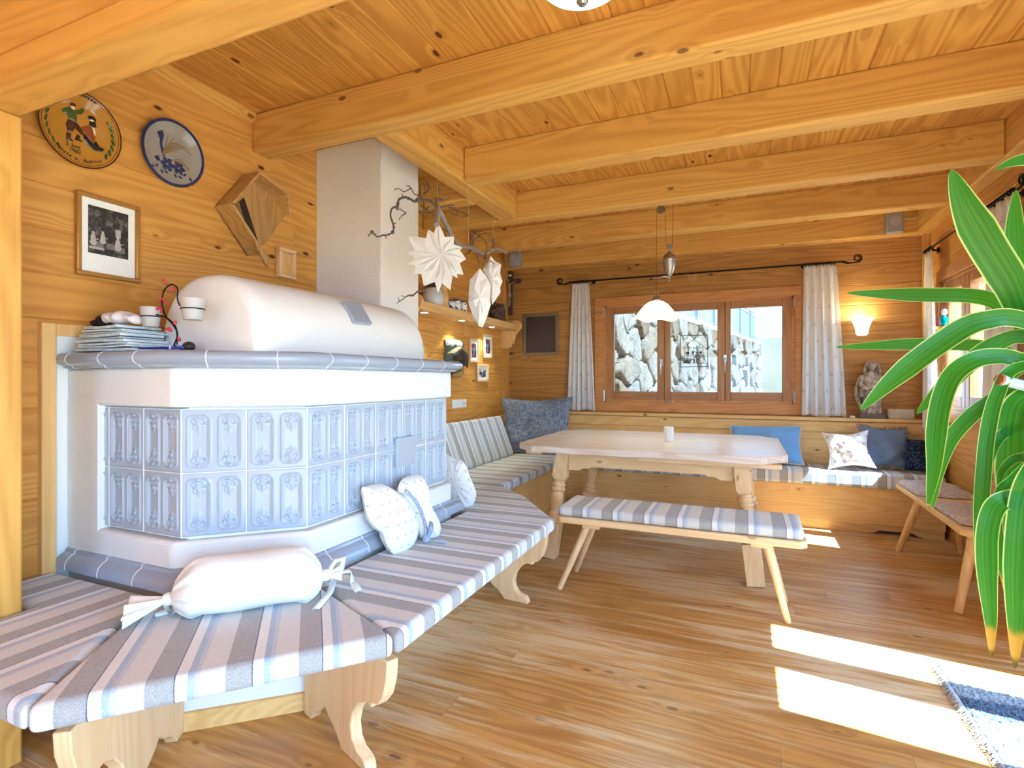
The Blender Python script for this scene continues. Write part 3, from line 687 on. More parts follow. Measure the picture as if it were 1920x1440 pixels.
def peg_leg(mb, foot, top, r0=.016, r1=.023): mb.tube([foot, Vector(foot).lerp(Vector(top), .02), Vector(foot).lerp(Vector(top), .6), top], [r0*.85, r0, (r0+r1)/2*1.06, r1], 14)
db = thing('dining_bench', (-.34, 3.1, 0), 'pale pine bench on splayed round legs in front of the table', 'bench')
m = MB(); c = .03
m.slab([(-1.0+c, 2.93), (.285-c, 2.93), (.285, 2.93+c), (.285, 3.29-c), (.285-c, 3.29), (-1.0+c, 3.29), (-1.0, 3.29-c), (-1.0, 2.93+c)], .402, .438); m.build('seat', W['pale_x'], db, bevel=.005)
for xx in (-.80, .08):
    m = MB(); m.box(xx-.05, xx+.05, 2.97, 3.25, .375, .4015); m.build('cleat', W['pale_y'], db, bevel=.004)
for f, t_ in (((-.99, 2.985, 0), (-.83, 3.04, .39)), ((-.985, 3.30, 0), (-.82, 3.19, .39)), ((.205, 3.02, 0), (.105, 3.04, .39)), ((.21, 3.30, 0), (.105, 3.19, .39))):
    m = MB(); peg_leg(m, f, t_); m.build('leg', W['pale_z'], db)
m = MB(); m.slab([(-.985, 2.94), (.27, 2.94), (.275, 3.28), (-.985, 3.28)], .4385, .497)
tag(m.build('seat_cushion', stripes('striped_fabric_bench', 0, .03), bevel=.022, seg=4), 'striped seat cushion lying on the free-standing dining bench', 'cushion', 'striped seat cushions')

rb = thing('side_bench', (1.22, 4.2, 0), 'narrow pine bench with splayed round legs beside the right wall', 'bench')
m = MB(); c = .05
m.slab([(1.10, 3.44), (1.405, 3.44), (1.405, 4.97), (1.12, 4.97), (1.06, 4.90), (1.045, 3.52)], .405, .44); m.build('seat', W['bench_y'], rb, bevel=.005)
for f, t_ in (((1.01, 4.60, 0), (1.13, 4.55, .40)), ((1.03, 3.50, 0), (1.14, 3.63, .40)), ((1.41, 4.72, 0), (1.34, 4.62, .40)), ((1.41, 3.45, 0), (1.35, 3.60, .40))):
    m = MB(); peg_leg(m, f, t_, .019, .027); m.build('leg', W['bench_z'], rb)
for yy in (3.62, 4.58):
    m = MB(); m.box(1.10, 1.37, yy-.05, yy+.05, .38, .4045); m.build('cleat', W['bench_x'], rb, bevel=.004)
FLUFF, t, b = mat('fluffy_pink_wool', hx('#e3d3cf'), 1., 0, .05); co = coord(t)
k = noise(t, co, 55, 4, .7); put(t, b.inputs['Base Color'], mixc(t, sstep(t, k, .35, .65), hx('#dcbfb5'), hx('#fbf4f1'))); bump(t, b, k, 1., .03); b.inputs['Sheen Weight'].default_value = .4
for i, (ya, yb, lb) in enumerate(((4.38, 4.93, 'fluffy pinkish seat pad on the window end of the side bench'), (3.58, 4.14, 'fluffy pinkish seat pad on the near end of the side bench, behind the plant'))):
    m = MB(); rg = random.Random(i+3)
    def top(u, v, s): 
        a = 2*u-1; b_ = 2*v-1; e = ((1-abs(a)**6)*(1-abs(b_)**6))**.5
        w = .012*math.sin(a*9+i)*math.sin(b_*7)*e
        return Vector((1.235 + .165*a*(1+.03*math.sin(b_*11)), (ya+yb)/2 + (yb-ya)/2*b_*(1+.03*math.sin(a*9)), .442 + (.032*e + w*.5 + .003 + rg.uniform(0, .004)*e if s else 0)))
    m.grid(26, 36, lambda u, v: top(u, v, 1)); m.grid(26, 36, lambda u, v: top(u, v, 0), flip=True)
    tag(m.build('seat_pad', FLUFF, smooth=80), lb, 'seat pad', 'fluffy seat pads')

# ------------------------------------------------------------------ pillows
def pillow(nm, mt, c, ex, ey, w, h, t_, label, pinch=.1, wr=.008, seed=0, pipe=None, cat='pillow', n=30, piping_r=.006):
    c = Vector(c); ex = Vector(ex).normalized(); ey = Vector(ey); ey = (ey - ex*ey.dot(ex)).normalized(); ez = ex.cross(ey); m = MB(); rg = random.Random(seed); ph = [rg.uniform(0, 6) for _ in range(8)]
    def pt(u, v, s):
        a, b_ = 2*u-1, 2*v-1
        x = w/2*a*(1 - pinch*math.cos(PI*b_/2)*abs(a)**1.5); y = h/2*b_*(1 - pinch*math.cos(PI*a/2)*abs(b_)**1.5)
        e = max(0, (1-abs(a)**2.6)*(1-abs(b_)**2.6))**.62
        wz = wr*(math.sin(5*a+3*b_+ph[0]) + math.sin(9*b_-4*a+ph[1])*.7 + math.sin(14*a*b_+ph[2])*.8 + math.sin(21*a+ph[3])*math.sin(17*b_+ph[4])*.45)*e**.6
        ed = wr*.8*math.sin(6*a+ph[5])*math.sin(5*b_+ph[6])
        return c + ex*x + ey*y + ez*(s*t_/2*e + wz + ed*.6)
    m.grid(n, n, lambda u, v: pt(u, v, 1)); m.grid(n, n, lambda u, v: pt(u, v, -1), flip=True)
    bm_rot = frame3(c, ex, ey).to_euler()
    o = m.build(nm, mt, smooth=80, org=c, rot=bm_rot); tag(o, label, cat)
    if pipe:
        k = 28; bd = [pt(i/k, 0, 0) for i in range(k)] + [pt(1, i/k, 0) for i in range(k)] + [pt(1-i/k, 1, 0) for i in range(k)] + [pt(0, 1-i/k, 0) for i in range(k)]
        m = MB(); m.tube(bd + [bd[0]], piping_r, 6); m.build('piping', pipe, o)
    return o, pt
def weave(name, c1, c2, sc=260, amt=.8, rough=.95, bmpv=.4):
    m, t, b = mat(name, hx(c1), rough, 0, .1); co = coord(t)
    k = noise(t, vm(t, 'MULTIPLY', co, (sc, sc*.12, sc)), 1., 3)*.5 + noise(t, vm(t, 'MULTIPLY', co, (sc*.12, sc, sc)), 1., 3)*.5
    put(t, b.inputs['Base Color'], mixc(t, sstep(t, k, .40, .62)*amt, hx(c1), hx(c2))); bump(t, b, k, bmpv, .004); b.inputs['Sheen Weight'].default_value = .15
    return m
GREYW = weave('slub_grey_linen', '#5c6376', '#a3a8b4', 130)
DENIM = weave('washed_denim', '#7ba0cf', '#93b3dc', 300, .7); DUST = weave('dusty_blue_cotton', '#6f7c97', '#8490a8', 300, .6)
NAVY, t, b = mat('navy_knit', hx('#3c4560'), .95, 0, .1); co = coord(t)
k = voro(t, co, 60); put(t, b.inputs['Base Color'], mixc(t, sstep(t, k, .15, .55), hx('#4c5672'), hx('#1e2437'))); bump(t, b, k, .9, .01)
TRI = motif('triangle_print_white', '#f1efe8', '#4d5470', .05, 'Object', (0, 1)); LEAFP = motif('leaf_print_white', '#efe5dd', '#3f5479', .072, 'Object', (0, 1), 1.5)
pillow('pillow', GREYW, (-1.915, 5.02, .765), (.985, .13, .02), (0, .28, .96), .74, .58, .17, 'large slub grey pillow standing in the corner of the bench', .13, .012, 1, GREYW)
pillow('pillow', DENIM, (.175, 5.235, .655), (1, 0, .015), (0, .5, .87), .58, .36, .13, 'washed denim blue pillow behind the right end of the table', .08, .008, 2, plain('pale_piping', '#cdbfa6', .9))
pillow('pillow', LEAFP, (.785, 5.115, .652), (.99, .02, .09), (0, .45, .89), .34, .33, .11, 'cream pillow with small dark blue leaf print on the window seat', .2, .010, 3)
_, pf = pillow('pillow', DUST, (1.075, 5.285, .665), (.97, .18, -.06), (.05, .42, .9), .35, .36, .10, 'dusty blue pillow with a fringed edge behind the leaf print pillow', .14, .008, 4)
fo = _; m = MB(); rg = random.Random(2)
for s in range(4):
    for i in range(40):
        u, v = ((i/40, 0), (1, i/40), (1-i/40, 1), (0, 1-i/40))[s]; p = pf(u, v, 0); q = (p - Vector((1.075, 5.285, .665))).normalized()
        m.tube([p, p + q*.012 + Vector((rg.uniform(-.01,.01), rg.uniform(-.01,.01), rg.uniform(-.006,.006))), p + q*.024 + Vector((rg.uniform(-.015,.015), rg.uniform(-.015,.015), rg.uniform(-.012,.01)))], [.004, .005, .002], 5)
tag(m.build('fringe', plain('tan_fringe', '#a08e79', 1.), fo), None, None, None, 'stuff')
pillow('pillow', NAVY, (1.30, 5.13, .628), (.93, -.3, 0), (.1, .45, .88), .25, .27, .13, 'round-shouldered navy knitted pillow in the right corner of the window seat', .04, .006, 5)

def inflate(name, mt, outline, n, th, parent=None, label=None, cat=None, rings=9, wr=.004, seed=1, puff=.55, org=None):
    pts = [Vector(p) for p in outline]; n = Vector(n).normalized(); c = sum(pts, Vector())/len(pts); k = len(pts); m = MB(); rg = random.Random(seed); ph = rg.uniform(0, 6)
    fine = []
    for i in range(k):                                   # Catmull-Rom smoothing of the seam line
        p0, p1, p2, p3 = pts[i-1], pts[i], pts[(i+1)%k], pts[(i+2)%k]
        for q in range(3):
            s = q/3; fine.append(.5*((2*p1) + (p2-p0)*s + (2*p0-5*p1+4*p2-p3)*s*s + (3*p1-p0-3*p2+p3)*s**3))
    K = len(fine)
    for side in (1, -1):
        vs = [c + n*side*th/2]
        for r in range(1, rings+1):
            s = r/rings; e = (1-s**2.4)**puff
            for i, p in enumerate(fine):
                a = 2*PI*i/K
                vs.append(c.lerp(p, s) + n*side*(th/2*e + wr*math.sin(a*13+ph)*s**3*(1-s)*4 + wr*.6*math.sin(a*29+ph)*s**6*.5))
        fs = [(0, 1+i, 1+(i+1)%K) for i in range(K)] + [(1+r*K+i, 1+(r+1)*K+i, 1+(r+1)*K+(i+1)%K, 1+r*K+(i+1)%K) for r in range(rings-1) for i in range(K)]
        m.add(vs, [f if side > 0 else f[::-1] for f in fs])
    ref = Vector((0,1,0)) if abs(n.y) < .8 else Vector((1,0,0)); ex = (ref - n*ref.dot(n)).normalized(); ey = n.cross(ex)
    if parent is not None: return m.build(name, mt, parent, smooth=80)
    o = m.build(name, mt, smooth=80, org=org or c, rot=frame3(c, ex, ey).to_euler()); return tag(o, label, cat)
PN, PP = Vector((.92, -.05, .39)).normalized(), Vector((-1.345, 1.95, .50))
def zz(l, k, ox, oy): return [onP(x/k+ox, y/k+oy, PP, PN) for x, y in l]
bf = thing('butterfly_pillow', (-1.36, 1.96, .49), 'butterfly shaped white pillow with tiny blue print leaning on the stove', 'pillow')
w1_ = zz([(130,390),(200,372),(290,350),(400,345),(500,395),(600,455),(700,540),(790,660),(850,800),(885,930),(880,1050),(840,1150),(770,1220),(680,1262),(560,1285),(500,1220),(450,1120),(415,1000),(330,940),(250,850),(200,740),(170,600),(155,490)], 7.2, 660, 860)
w2_ = zz([(620,440),(640,330),(700,260),(790,230),(900,215),(935,290),(980,370),(1010,480),(1020,620),(1040,740),(1090,830),(1150,920),(1172,1000),(1150,1080),(1050,1095),(960,1090),(920,1000),(890,880),(840,730),(760,590),(690,500)], 7.2, 660, 860)
TRIB = motif('triangle_print_butterfly', '#f1efe6', '#5d647c', .047, 'Object', (1, 2))
inflate('wing', TRIB, w1_, PN, .10, bf, seed=1, puff=.5); inflate('wing', TRIB, w2_, PN, .10, bf, seed=2, puff=.5)
GINGH = weave('grey_blue_ribbon', '#8f9ab5', '#c4cad8', 200, .8)
m = MB()
def strip(mb, pts, w, n_):
    pts = [Vector(p) for p in pts]; n_ = Vector(n_); L_ = []
    for i, p in enumerate(pts):
        t_ = (pts[min(i+1, len(pts)-1)] - pts[max(i-1, 0)]).normalized(); s = t_.cross(n_).normalized(); ww = w[i] if isinstance(w, (list, tuple)) else w
        L_ += [p - s*ww/2, p + n_*ww*.08, p + s*ww/2]
    k = len(pts); mb.add(L_, [(i*3+j, i*3+j+1, i*3+3+j+1, i*3+3+j) for i in range(k-1) for j in range(2)])
r_ = zz([(640,465),(720,520),(800,620),(860,740),(900,850),(920,960),(930,1080)], 7.2, 660, 860)
strip(m, [p + PN*.035 for p in r_], .02, PN); m.build('ribbon', GINGH, bf, solid=.004)
m = MB(); kn = zz([(940,1110)], 7.2, 660, 860)[0] + PN*.03; m.ball(kn, (.016, .02, .015), 10, 8)
a = zz([(950,900)], 7.2, 660, 860)[0] + PN*.055; strip(m, [kn, kn.lerp(a, .5) + PN*.015, a], [.012, .026, .018], PN)
e_ = onZ(837, 1017, .494); strip(m, [kn, kn.lerp(e_, .5) + Vector((.01, 0, .005)), e_], [.014, .028, .03], (.3, 0, .95))
m.build('bow', GINGH, bf, solid=.004)
tp = [onY(x/6+780, y/6+720, 2.78) for x, y in [(250,860),(325,790),(390,815),(460,850),(510,855),(550,900),(580,960),(610,1050),(650,1140),(678,1230),(665,1310),(620,1390),(585,1428),(480,1425),(400,1420),(300,1400),(240,1300),(235,1050)]]
inflate('pillow', motif('triangle_print_grey', '#eceae6', '#4d5470', .05, 'Object', (0, 1)), tp, (.18, -1, .15), .13, None, 'white pillow with tiny triangle print at the far end of the stove', 'pillow', seed=6, wr=.008)

# bolster with tied ends
b0, b1 = onZ(322, 1104, .578), onZ(606, 1068, .578); ax = (b1-b0); BL_ = ax.length; ax.normalize(); up = Vector((0,0,1)); sd = ax.cross(up)
bo = thing('bolster_pillow', ((b0+b1)/2).to_tuple()[:2] + (.49,), 'white linen bolster pillow with tied ends lying on the striped cushion', 'pillow')
def bol(u, v):
    s = v; a = 2*PI*u; g = min(s, 1-s)
    r = .012 + .076*min(1, (g/.13))**.55 if g < .13 else .088
    pu = max(0, 1 - g/.2); r *= 1 + .10*pu*math.sin(a*9) + .05*pu*math.sin(a*17+1); r += .0025*math.sin(a*3+s*12)
    z = r*math.sin(a); z = max(z, -.086)*(1. if z > 0 else .98)
    return b0 + ax*BL_*s + sd*r*math.cos(a)*1.12 + up*(z - .002 - .018*pu)
m = MB(); m.grid(72, 50, bol, closeu=True); m.build('body', LINEN, bo, smooth=80)
def ruffle(c, d, L_, rs, z0, drop):
    m = MB(); d = Vector(d); s_ = d.cross(up).normalized()
    def fn(u, v):
        a = 2*PI*u; r = .014 + (rs-.014)*v**1.1
        return c + d*(L_*v) + s_*r*math.cos(a)*(1 + .12*math.sin(a*7)*v) + up*(r*.42*math.sin(a) + .012*math.sin(a*6+1)*v - drop*v)
    m.grid(60, 10, fn, closeu=True); m.ball(c, (.021, .021, .019), 12, 8); return m
k0, k1 = b0 - ax*.008 - up*.03, b1 + ax*.008 - up*.02
m = ruffle(k0, (-ax - sd*-.0).normalized(), .105, .066, .49, .022); m.build('tied_end', LINEN, bo, smooth=80, solid=.002)
m = ruffle(k1, (ax + up*.15).normalized(), .05, .042, .49, .0); m.build('tied_end', LINEN, bo, smooth=80, solid=.002)
def ties(pp, nm='tie'):
    m = MB()
    for P in pp: strip(m, P, .024, (.1, -.45, .9))
    m.build(nm, LINEN, bo, solid=.003)
T = lambda u, v, z=.495: onZ(u, v, z)
ties([[k1, T(628, 1082, .53), T(618, 1112), T(592, 1142)], [k1, T(655, 1070, .54), T(662, 1092), T(672, 1108)], [k1, k1 + up*.045 + ax*.03, k1 + up*.05 + ax*.06, k1 + up*.01 + ax*.05]])
ties([[k0, T(312, 1128, .54), T(318, 1145), T(290, 1152)], [k0, T(330, 1140, .53), T(325, 1150)]])
# ------------------------------------------------------------------ things on the left wall
EY, EZ = Vector((0,1,0)), Vector((0,0,1))
def L(u, v, d=0.): return onX(u, v, XL + d)
MUST = plain('mustard_glaze', '#b5821f', .12, 0, .12, 14); BRN = plain('brown_glaze', '#4a2a1c', .15); GRN = plain('green_glaze', '#4a5f2c', .15, 0, .3, 60)
RUST = plain('rust_glaze', '#8a4a20', .15, 0, .2, 60); CREAM = plain('cream_glaze', '#e9dcb8', .15); INK = plain('black_glaze', '#22202c', .15)
BLUE = plain('cobalt_glaze', '#2c3468', .15, 0, .25, 50); GREYG = plain('grey_salt_glaze', '#9a9590', .14, 0, .1, 20); OCHRE = plain('ochre_line', '#8a7048', .2)
def plate(cy, cz, r, tilt, face, rim, label):
    root = thing('wall_plate', (XL+.004, cy, cz), label, 'plate', (0, R(tilt), 0))
    M0 = wm(root) @ Matrix(((0,0,1,0),(1,0,0,0),(0,1,0,0),(0,0,0,1)))          # local: x right along the wall, y up, z out
    def at(x, y, z=0): return M0 @ Vector((x, y, z))
    m = MB(); prof = [(0, .0), (r*.55, 0), (r*.62, .006), (r*.97, .022), (r, .027), (r*.985, .031), (r*.90, .028), (r*.72, .016), (r*.6, .012), (0, .0115)]
    vs = []; n = 56
    for q, z in prof: vs += [at(q*math.cos(2*PI*k/n), q*math.sin(2*PI*k/n), z) for k in range(n)]
    m.add(vs, [(i*n+k, i*n+(k+1)%n, (i+1)*n+(k+1)%n, (i+1)*n+k) for i in range(len(prof)-1) for k in range(n)])
    m.build('dish', face, root, smooth=60)
    m = MB()
    for q, z, w in ((r*.99, .030, .006), (r*.93, .0300, .002)):
        m.tube([at(q*math.cos(2*PI*k/60), q*math.sin(2*PI*k/60), z) for k in range(61)], w*.5, 6)
    m.build('rim_line', rim, root)
    return root, at
def surf(q, r):                                                               # height of the dish face at radius q
    k = q/r
    return .0125 if k < .6 else .0125 + (k-.6)*.04 if k < .72 else .0173 + (k-.72)*.068
def blob(mb, at, pts, r, th=.0022):
    vs = [at(x, y, surf(math.hypot(x, y), r) + .0003) for x, y in pts]; c = sum(vs, Vector())/len(vs)
    n_ = (at(0,0,1) - at(0,0,0))*th; k = len(vs)
    mb.add(vs + [v.lerp(c, .25) + n_ for v in vs] + [c + n_*1.15], [(i, (i+1)%k, k+(i+1)%k, k+i) for i in range(k)] + [(k+i, k+(i+1)%k, 2*k) for i in range(k)])
def ell(cx, cy, a, b, rot=0, n=12):
    return [(cx + a*math.cos(2*PI*i/n)*math.cos(rot) - b*math.sin(2*PI*i/n)*math.sin(rot), cy + a*math.cos(2*PI*i/n)*math.sin(rot) + b*math.sin(2*PI*i/n)*math.cos(rot)) for i in range(n)]
pr = .146
pt_, at = plate(1.279, 2.222, pr, 4, MUST, BRN, 'large mustard yellow wall plate painted with a dancing couple')
# picture drawn in units of the plate: x right, y up
def K(l): return [(x*.001, y*.001) for x, y in l]
af = lambda x, y, z=0, at=at: at(x*.9, y*.9 + .016, z)
m = MB(); blob(m, af, K([(-62,52),(-40,66),(-28,60),(-8,66),(8,84),(16,72),(4,52),(-14,46),(-12,10),(-46,14),(-50,30),(-66,28),(-72,40)]), pr)
m.build('green_jacket', GRN, pt_); m = MB()
for a_ in range(8):
    t_ = 2.5 + a_*.22; blob(m, at, ell(.118*math.cos(t_), .118*math.sin(t_), .014, .005, t_+1.2), pr)
for a_ in range(7):
    t_ = .55 - a_*.2; blob(m, at, ell(.118*math.cos(t_), .118*math.sin(t_), .014, .005, t_+2.0), pr)
m.build('leaf_wreath', GRN, pt_)
m = MB()
blob(m, af, K([(-46,12),(-12,8),(2,-4),(20,-30),(8,-38),(-14,-14),(-30,-18),(-30,-44),(-46,-42),(-54,-14)]), pr); blob(m, af, ell(-.030, .079, .013, .008, .3), pr)
blob(m, af, K([(-50,-46),(-32,-48),(-32,-72),(-20,-78),(-52,-80)]), pr); blob(m, af, K([(-10,-40),(4,-44),(0,-62),(14,-66),(-18,-68)]), pr)
m.build('dark_clothes', BRN, pt_); m = MB()
for a_ in range(14): blob(m, at, ell(.132*math.cos(1.25+a_*.09), .132*math.sin(1.25+a_*.09), .006, .004, a_), pr)
m.build('rim_garland', BRN, pt_)
m = MB(); blob(m, af, K([(4,-2),(30,16),(54,8),(62,-30),(58,-60),(30,-46),(12,-20)]), pr); m.build('rust_painting', RUST, pt_)
m = MB(); blob(m, af, K([(12,-24),(30,-52),(60,-62),(66,-40),(80,-64),(96,-66),(86,-82),(60,-86),(34,-74),(16,-50)]), pr); blob(m, af, K([(38,42),(60,46),(66,22),(52,12),(34,20)]), pr); blob(m, af, ell(.046, .052, .017, .012), pr)
m.build('blue_painting', INK, pt_)
m = MB(); blob(m, af, ell(-.030, .066, .010, .011), pr); blob(m, af, ell(.046, .045, .010, .010), pr); blob(m, af, ell(.056, .0, .006, .02, .3), pr); m.build('cream_painting', CREAM, pt_)
ex, ey, ezz = at(1,0,0)-at(0,0,0), at(0,1,0)-at(0,0,0), at(0,0,1)-at(0,0,0)
for body, x, y, sz in (('2. Juni', -.022, -.070, .021), ('1982', -.014, -.089, .021)):
    text(body, sz, frame3(at(x, y, .0142), ex, ey), INK, pt_)
arc = 'Renate u. Andreas'
for i, ch in enumerate(arc):
    if ch == ' ': continue
    a_ = -PI/2 - .72 + i*1.36/(len(arc)-1); q = .1205
    rx = ex*(-math.sin(a_)) + ey*math.cos(a_); ry = ex*(-math.cos(a_)) - ey*math.sin(a_)
    text(ch, .020, frame3(at(q*math.cos(a_), q*math.sin(a_), surf(q, pr)+.0022), rx, ry), INK, pt_)
pr2 = .148
pb, at2 = plate(1.655, 2.273, pr2, 4, GREYG, BLUE, 'smaller grey and blue stoneware wall plate with a flower sprig'); at = at2
m = MB()
for cx, cy in ((-.02, -.055), (.035, -.055)):
    for k in range(6): blob(m, at, ell(cx + .018*math.cos(k*1.05), cy + .018*math.sin(k*1.05), .014, .010, k*1.05), pr2)
for s in ((-75,70,-50,88,-40,70,-48,30,-40,-20,-30,-28,-44,-24,-58,20,-58,62), (-80,-40,-60,-30,-50,-50,-66,-56)): blob(m, at, K(list(zip(s[::2], s[1::2]))), pr2)
for k in range(9): blob(m, at, ell(-.09 + k*.022, -.088 + .012*math.sin(k*2.), .010, .005, k), pr2)
m.tube([at(.142*math.cos(2*PI*k/60), .142*math.sin(2*PI*k/60), .0305) for k in range(61)], .006, 6)
m.build('blue_painting', BLUE, pb)
m = MB()
for k in range(7):
    m.tube([at(-.045, -.02, .0135), at(-.03+k*.014, .03+.01*k*(1-k/9), .0135), at(-.02+k*.024, .085 - k*.012, .0135)], [.0028, .0022, .0008], 6)
    m.tube([at(.0+k*.008, -.03, .0135), at(.04+k*.009, -.01-k*.006, .0135), at(.062+k*.005, -.02-k*.010, .0135)], [.002, .0018, .0008], 6)
for k in range(5): m.tube([at(.0, .05-k*.02, .0135), at(.04, .058-k*.02, .0135), at(.085, .05-k*.022, .0135)], .0008, 5)
m.build('ochre_painting', OCHRE, pb)

def framed(name, A, ex, ey, w, h, fw, fd, fm, label, mount=None, mw=0, pic=None, cat='picture'):
    # A = lower-left corner on the wall, ex/ey in-plane axes
    ex, ey = Vector(ex), Vector(ey); n_ = ex.cross(ey); A = Vector(A)
    root = thing(name, A + ex*w/2, label, cat)
    m = MB()
    for p, q, r, s in ((0, w, 0, fw), (0, w, h-fw, h), (0, fw, fw, h-fw), (w-fw, w, fw, h-fw)):
        m.obox(A + ex*(p+q)/2 + ey*(r+s)/2 + n_*fd/2, ex*(q-p)/2, ey*(s-r)/2, n_*fd/2)
    m.build('frame', fm, root, bevel=min(.004, fw*.2))
    if mount: 
        m = MB(); m.obox(A + ex*w/2 + ey*h/2 + n_*fd*.3, ex*(w/2-fw), ey*(h/2-fw), n_*.002); m.build('mount', mount, root, smooth=0)
    if pic:
        e = fw + mw; m = MB(); lo = pic[1] if len(pic) > 1 else e
        m.obox(A + ex*w/2 + ey*(lo + (h-e-lo)/2) + n_*(fd*.3+.003), ex*(w/2-e), ey*((h-e-lo)/2), n_*.0015); m.build('print', pic[0], root, smooth=0)
    return root, n_
GOLD = plain('old_gold', '#b58a3a', .38, .55, .2, 40)
ENGR, t, b = mat('dark_engraving', hx('#3a3534'), .7); co = coord(t); k = noise(t, co, 38, 5, .65); put(t, b.inputs['Base Color'], mixc(t, sstep(t, k, .45, .75), hx('#2c2827'), hx('#7d7672')))
PALE = plain('pale_engraving', '#b5aea8', .7, 0, .35, 120); MIDG = plain('grey_engraving', '#77706c', .7, 0, .3, 90)
A = Vector((XL+.004, 1.266, 1.645)); w_, h_ = .243, .334
er, n_ = framed('framed_engraving', A, EY, EZ, w_, h_, .017, .022, GOLD, 'gold framed black and white engraving with a white mount on the left wall', PAPER, .028, (ENGR, .095))
m = MB(); g = MB()
def fig(mb, x, y, s):
    p = A + EY*x + EZ*y + n_*.0115
    mb.ball(p, (.0012, .009*s, .019*s), 12, 8); mb.ball(p - EZ*.014*s, (.0011, .012*s, .012*s), 12, 8); mb.ball(p + EZ*.021*s, (.0012, .005*s, .0065*s), 10, 6); mb.tube([p + EZ*.009*s, p + EY*.010*s - EZ*.002*s, p + EY*.017*s + EZ*.002*s], .0028*s, 6)
for x, y, s in ((.062, .155, 1.1), (.098, .165, 1.), (.156, .152, 1.15)): mf = MB(); fig(mf, x, y, s); mf.build('pale_figure', PALE, er, smooth=0)
m.obox(A + EY*.157 + EZ*.195 + n_*.0112, EY*.010, EZ*.018, n_*.0008); m.obox(A + EY*.075 + EZ*.118 + n_*.0112, EY*.028, EZ*.005, n_*.0008); m.build('pale_details', PALE, er, smooth=0)
for x, y in ((.08, .135), (.13, .135), (.165, .128)): g.obox(A + EY*x + EZ*y + n_*.0108, EY*.018, EZ*.012, n_*.0008)
g.build('grey_furniture', MIDG, er, smooth=0)

# old five-sided wooden box with a saw in it
OLDW = wood('old_grey_oak', '#c99f58', '#a07a3c', 1, .6, .3, .8, .2); OLDZ = wood('old_grey_oak_z', '#c2985a', '#977038', 2, .6, .3, .8, .2)
bxk = thing('wooden_box', L(470, 485), 'five-sided old wooden box hanging on the wall above the stove vault', 'box')
def dep(p, d): return Vector((XL + d, p.y, p.z))
B = [L(403, 389), L(456, 329), L(497, 328), L(541, 400), L(519, 425), L(478, 487)]
B = [L(401, 388), L(455, 327), L(514, 366), L(530, 405), L(497, 455), L(462, 480)]
dp = .125
def side(p, q, d0, d1, th=.014):
    p, q = dep(p, 0), dep(q, 0); inn = Vector((1,0,0)).cross(q-p).normalized(); cc = dep(sum(B, Vector())/6, 0)
    if (cc - p).dot(inn) < 0: inn = -inn
    m = MB(); m.prism([p + Vector((.001,0,0)), q + Vector((.001,0,0)), q + Vector((d1,0,0)), p + Vector((d0,0,0))], inn*th); m.build('side_board', OLDW, bxk, bevel=.002)
side(B[0], B[1], dp, dp); side(B[1], B[2], dp, dp*.9); side(B[2], B[3], dp*.9, dp*.55); side(B[5], B[0], dp, dp); 
m = MB(); m.prism([dep(p, .002) for p in B], (.012, 0, 0)); m.build('back_board', OLDZ, bxk)
sw = thing('hand_saw', onX(478, 455, XL+.08), 'small hand saw with wooden handle stuck in the five-sided box', 'saw')
m = MB(); q = [onX(u, v, XL+.075) for u, v in ((448, 378), (457, 370), (485, 458), (472, 460))]; m.prism(q, (.0025, 0, 0)); m.build('blade', plain('dark_steel', '#3d3634', .45, .6, .3, 40), sw)
m = MB(); a, b_ = onX(478, 450, XL+.13), onX(505, 502, XL+.13); m.tube([a, a.lerp(b_, .12), a.lerp(b_, .5), a.lerp(b_, .85), b_], [.006, .011, .015, .016, .008], 12); m.build('handle', OLDZ, sw)
# shallow wooden butter mould
A = onX(517, 519, XL+.004); mo = thing('butter_mould', A + Vector((0, .062, 0)), 'small wooden mould hanging beside the chimney above the stove', 'mould'); w_, h_ = .124, .172; MW = W['pale_z']
m = MB()
for p, q_, r, s in ((0, w_, 0, .02), (0, w_, h_-.022, h_), (0, .022, .02, h_-.022), (w_-.022, w_, .02, h_-.022)): m.obox(A + EY*(p+q_)/2 + EZ*(r+s)/2 + Vector((.016,0,0)), EY*(q_-p)/2, EZ*(s-r)/2, (.016,0,0))
m.build('rim', MW, mo, bevel=.005, seg=3)
m = MB(); m.obox(A + EY*w_/2 + EZ*h_/2 + Vector((.004,0,0)), EY*(w_/2-.02), EZ*(h_/2-.02), (.003,0,0)); m.build('carved_floor', W['bench_z'], mo)

